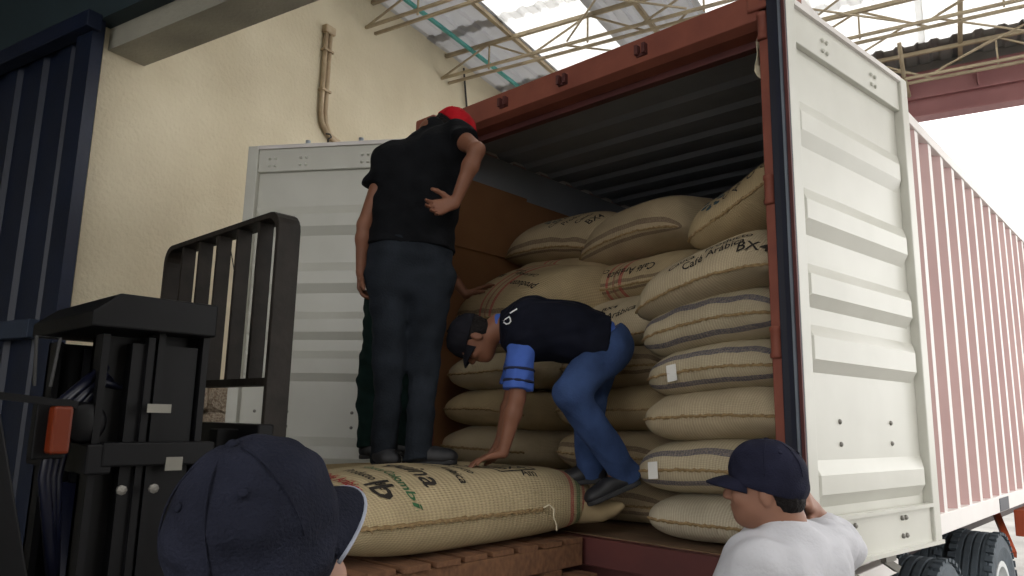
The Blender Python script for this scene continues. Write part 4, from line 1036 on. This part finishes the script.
for ch_, px_, py_ in (('D', 507, 322), ('I', 513, 312)): decal(vest, ch_, .055, A(px_, py_, .10), np.array(HR)*.5-Zv*.85, HR*.85+Zv*.5, 'print_white')
for s_, hl, up_ in (('R', A(640, 484, -.03), Zv+HL*.35), ('L', A(606, 482, -.14), Zv)): shoe(t2, J['an'+s_], hl, J['toe'+s_], up_)

# --- man in the white T-shirt by the right door
b4 = (2.62, -.79)
A = lambda x, y, o=0: at(x, y, b4, o)
gz = -GROUND
face = nrm(HL*.88+HF*.42); rgt = np.cross(face, Zv)
hd4 = A(765, 487, 0); nk4 = A(781, 521, 0); ch4 = A(786, 580, 0) ; 
pe4 = np.array([ch4[0], ch4[1], gz+.98]); 
J = dict(base=(pe4[0], pe4[1], gz), head=hd4, neck=nk4, chest=ch4, pelvis=pe4, shL=A(750, 573, .12), shR=A(824, 549, -.12))
J['hipL'] = pe4-rgt*.09-Zv*.06; J['hipR'] = pe4+rgt*.09-Zv*.06
for s_, q in (('L', -1), ('R', 1)):
    J['kn'+s_] = pe4+rgt*.10*q+face*.03+np.array([0, 0, gz+.50-pe4[2]]); J['an'+s_] = pe4+rgt*.11*q-face*.02+np.array([0, 0, gz+.09-pe4[2]]); J['toe'+s_] = J['an'+s_]+face*.17+rgt*q*.03-Zv*.075
J['elL'] = J['shL']-Zv*.27-rgt*.06+face*.06; J['wrL'] = J['elL']+face*.2-Zv*.08+rgt*.05
J['elR'] = A(834, 540, -.36); J['wrR'] = A(814, 510, -.24)
t4, fr4 = person(J, 'skin_mid', 'man in white T-shirt and navy cap in front of the right container door', face+Zv*.02, Zv-face*.02,
    {'R': (nrm(A(800, 488, -.14)-A(814, 510, -.24)), -HR, 1, (20, 30, 20)), 'L': (face-Zv*.2, rgt, 1, (25, 30, 20))},
    [dict(name='t_shirt', mat='shirt_white', trunk=True, sleeve=.70, add=.026, flare=1.8, fold=.009, seed=29, wl=(.07, .17), bias=(.9, -.6, .2), cuts=[(nk4+Zv*.016, Zv*.97-face*.15), (pe4-Zv*.06, -Zv)])],
    [dict(name='trousers', mat='jeans_dark', leg=.02, seat=True, add=.018, fold=.005, seed=25, cuts=[(pe4+Zv*.09, Zv)])], girth=1.08, neck_r=.062)
hair_mesh(t4, hd4, *fr4, low=-.072)
cap_mesh(t4, hd4, *fr4, 'cap_navy', tilt=1, bill=.075, low=-.008, dome=.004, droop=.022)
for s_ in 'LR': shoe(t4, J['an'+s_], J['an'+s_]-face*.07-Zv*.09, J['toe'+s_]+face*.03-Zv*.015)

# --- man with the slate cap close to the camera
b3 = (2.72, -2.44)
A = lambda x, y, o=0: at(x, y, b3, o)
face = nrm(HR*.54+HF*.84); rgt = np.cross(face, Zv)
hd3 = A(267, 550, 0); nk3 = hd3-Zv*.15-face*.03; ch3 = nk3-Zv*.20-face*.02; pe3 = np.array([ch3[0], ch3[1], gz+.98])
J = dict(base=(pe3[0], pe3[1], gz), head=hd3, neck=nk3, chest=ch3, pelvis=pe3, shL=nk3-Zv*.10-rgt*.19, shR=nk3-Zv*.10+rgt*.19)
J['hipL'] = pe3-rgt*.09-Zv*.06; J['hipR'] = pe3+rgt*.09-Zv*.06
for s_, q in (('L', -1), ('R', 1)):
    J['el'+s_] = J['sh'+s_]-Zv*.29+rgt*q*.06-face*.03; J['wr'+s_] = J['el'+s_]-Zv*.24+face*.08
    J['kn'+s_] = pe3+rgt*.10*q+face*.03+np.array([0, 0, gz+.50-pe3[2]]); J['an'+s_] = pe3+rgt*.11*q-face*.02+np.array([0, 0, gz+.09-pe3[2]]); J['toe'+s_] = J['an'+s_]+face*.17+rgt*q*.03-Zv*.075
t3, fr3 = person(J, 'skin_light', 'nearest man, only his slate blue cap and cheek in view', face-Zv*.12, Zv+face*.12,
    {'R': (-Zv+face*.2, -rgt, -1, (25, 30, 20)), 'L': (-Zv+face*.2, rgt, 1, (25, 30, 20))},
    [dict(name='t_shirt', mat='cloth_grey', trunk=True, sleeve=.6, add=.016, flare=1.6, seed=33, cuts=[(nk3+Zv*.0, Zv), (pe3-Zv*.06, -Zv)])],
    [dict(name='trousers', mat='jeans_dark', leg=.02, seat=True, add=.018, seed=35, cuts=[(pe3+Zv*.09, Zv)])], ear=.82)
cap_mesh(t3, hd3, *fr3, 'cap_slate', tilt=-30, bill=.060, scale=.95, trim='cap_trim', fold=.003, dome=.014, droop=.040, low=-.068)
for s_ in 'LR': shoe(t3, J['an'+s_], J['an'+s_]-face*.07-Zv*.09, J['toe'+s_]+face*.03-Zv*.015)

# --- fifth man, nearly hidden behind the standing one, one hand on the sacks
b5 = (.36, -.26)
A = lambda x, y, o=0: at(x, y, b5, o)
J = dict(base=(b5[0], b5[1], .29), anL=A(370, 448, 0), anR=A(398, 446, -.05), knL=A(371, 380, .02), knR=A(402, 380, -.05), hipL=A(384, 305, 0), hipR=A(410, 305, -.05), pelvis=A(398, 290, -.02), chest=A(412, 205, -.04), neck=A(415, 175, -.05),
         shL=A(392, 195, .02), shR=A(438, 195, -.12), elL=A(395, 255, .10), wrL=A(408, 300, .10), elR=A(440, 262, -.14), wrR=A(466, 295, -.16), head=A(422, 158, -.07))
J['toeL'] = A(385, 458, 0); J['toeR'] = A(420, 455, -.05)
t5, fr5 = person(J, 'skin_dark', 'hidden man in dark green trousers reaching from behind to touch the sacks', HR+HF*.3-Zv*.2, Zv,
    {'R': (nrm(A(490, 284, -.16)-J['wrR'])+HF*.1, -Zv+HR*.1, -1, (2, 8, 8), 12, 1.05), 'L': (-Zv, HR, 1)},
    [dict(name='shirt', mat='trousers_green', trunk=True, sleeve=.6, add=.014, seed=43, cuts=[(J['neck'], J['neck']-J['chest']), (J['pelvis'], -Zv)])],
    [dict(name='trousers', mat='trousers_green', leg=.02, seat=True, add=.018, fold=.006, seed=45, cuts=[(J['pelvis']+Zv*.09, Zv)])])
hair_mesh(t5, J['head'], *fr5)
for s_, hl in (('L', A(360, 459, 0)), ('R', A(390, 457, -.05))): shoe(t5, J['an'+s_], hl, J['toe'+s_])

# ------------------------------------------------------------------ stand everything on the ground plane z = 0
for o in bpy.data.objects:
    if o.parent is None and o is not cam: o.location.z += GROUND
for o in bpy.data.objects:
    if '_base' in o: del o['_base']
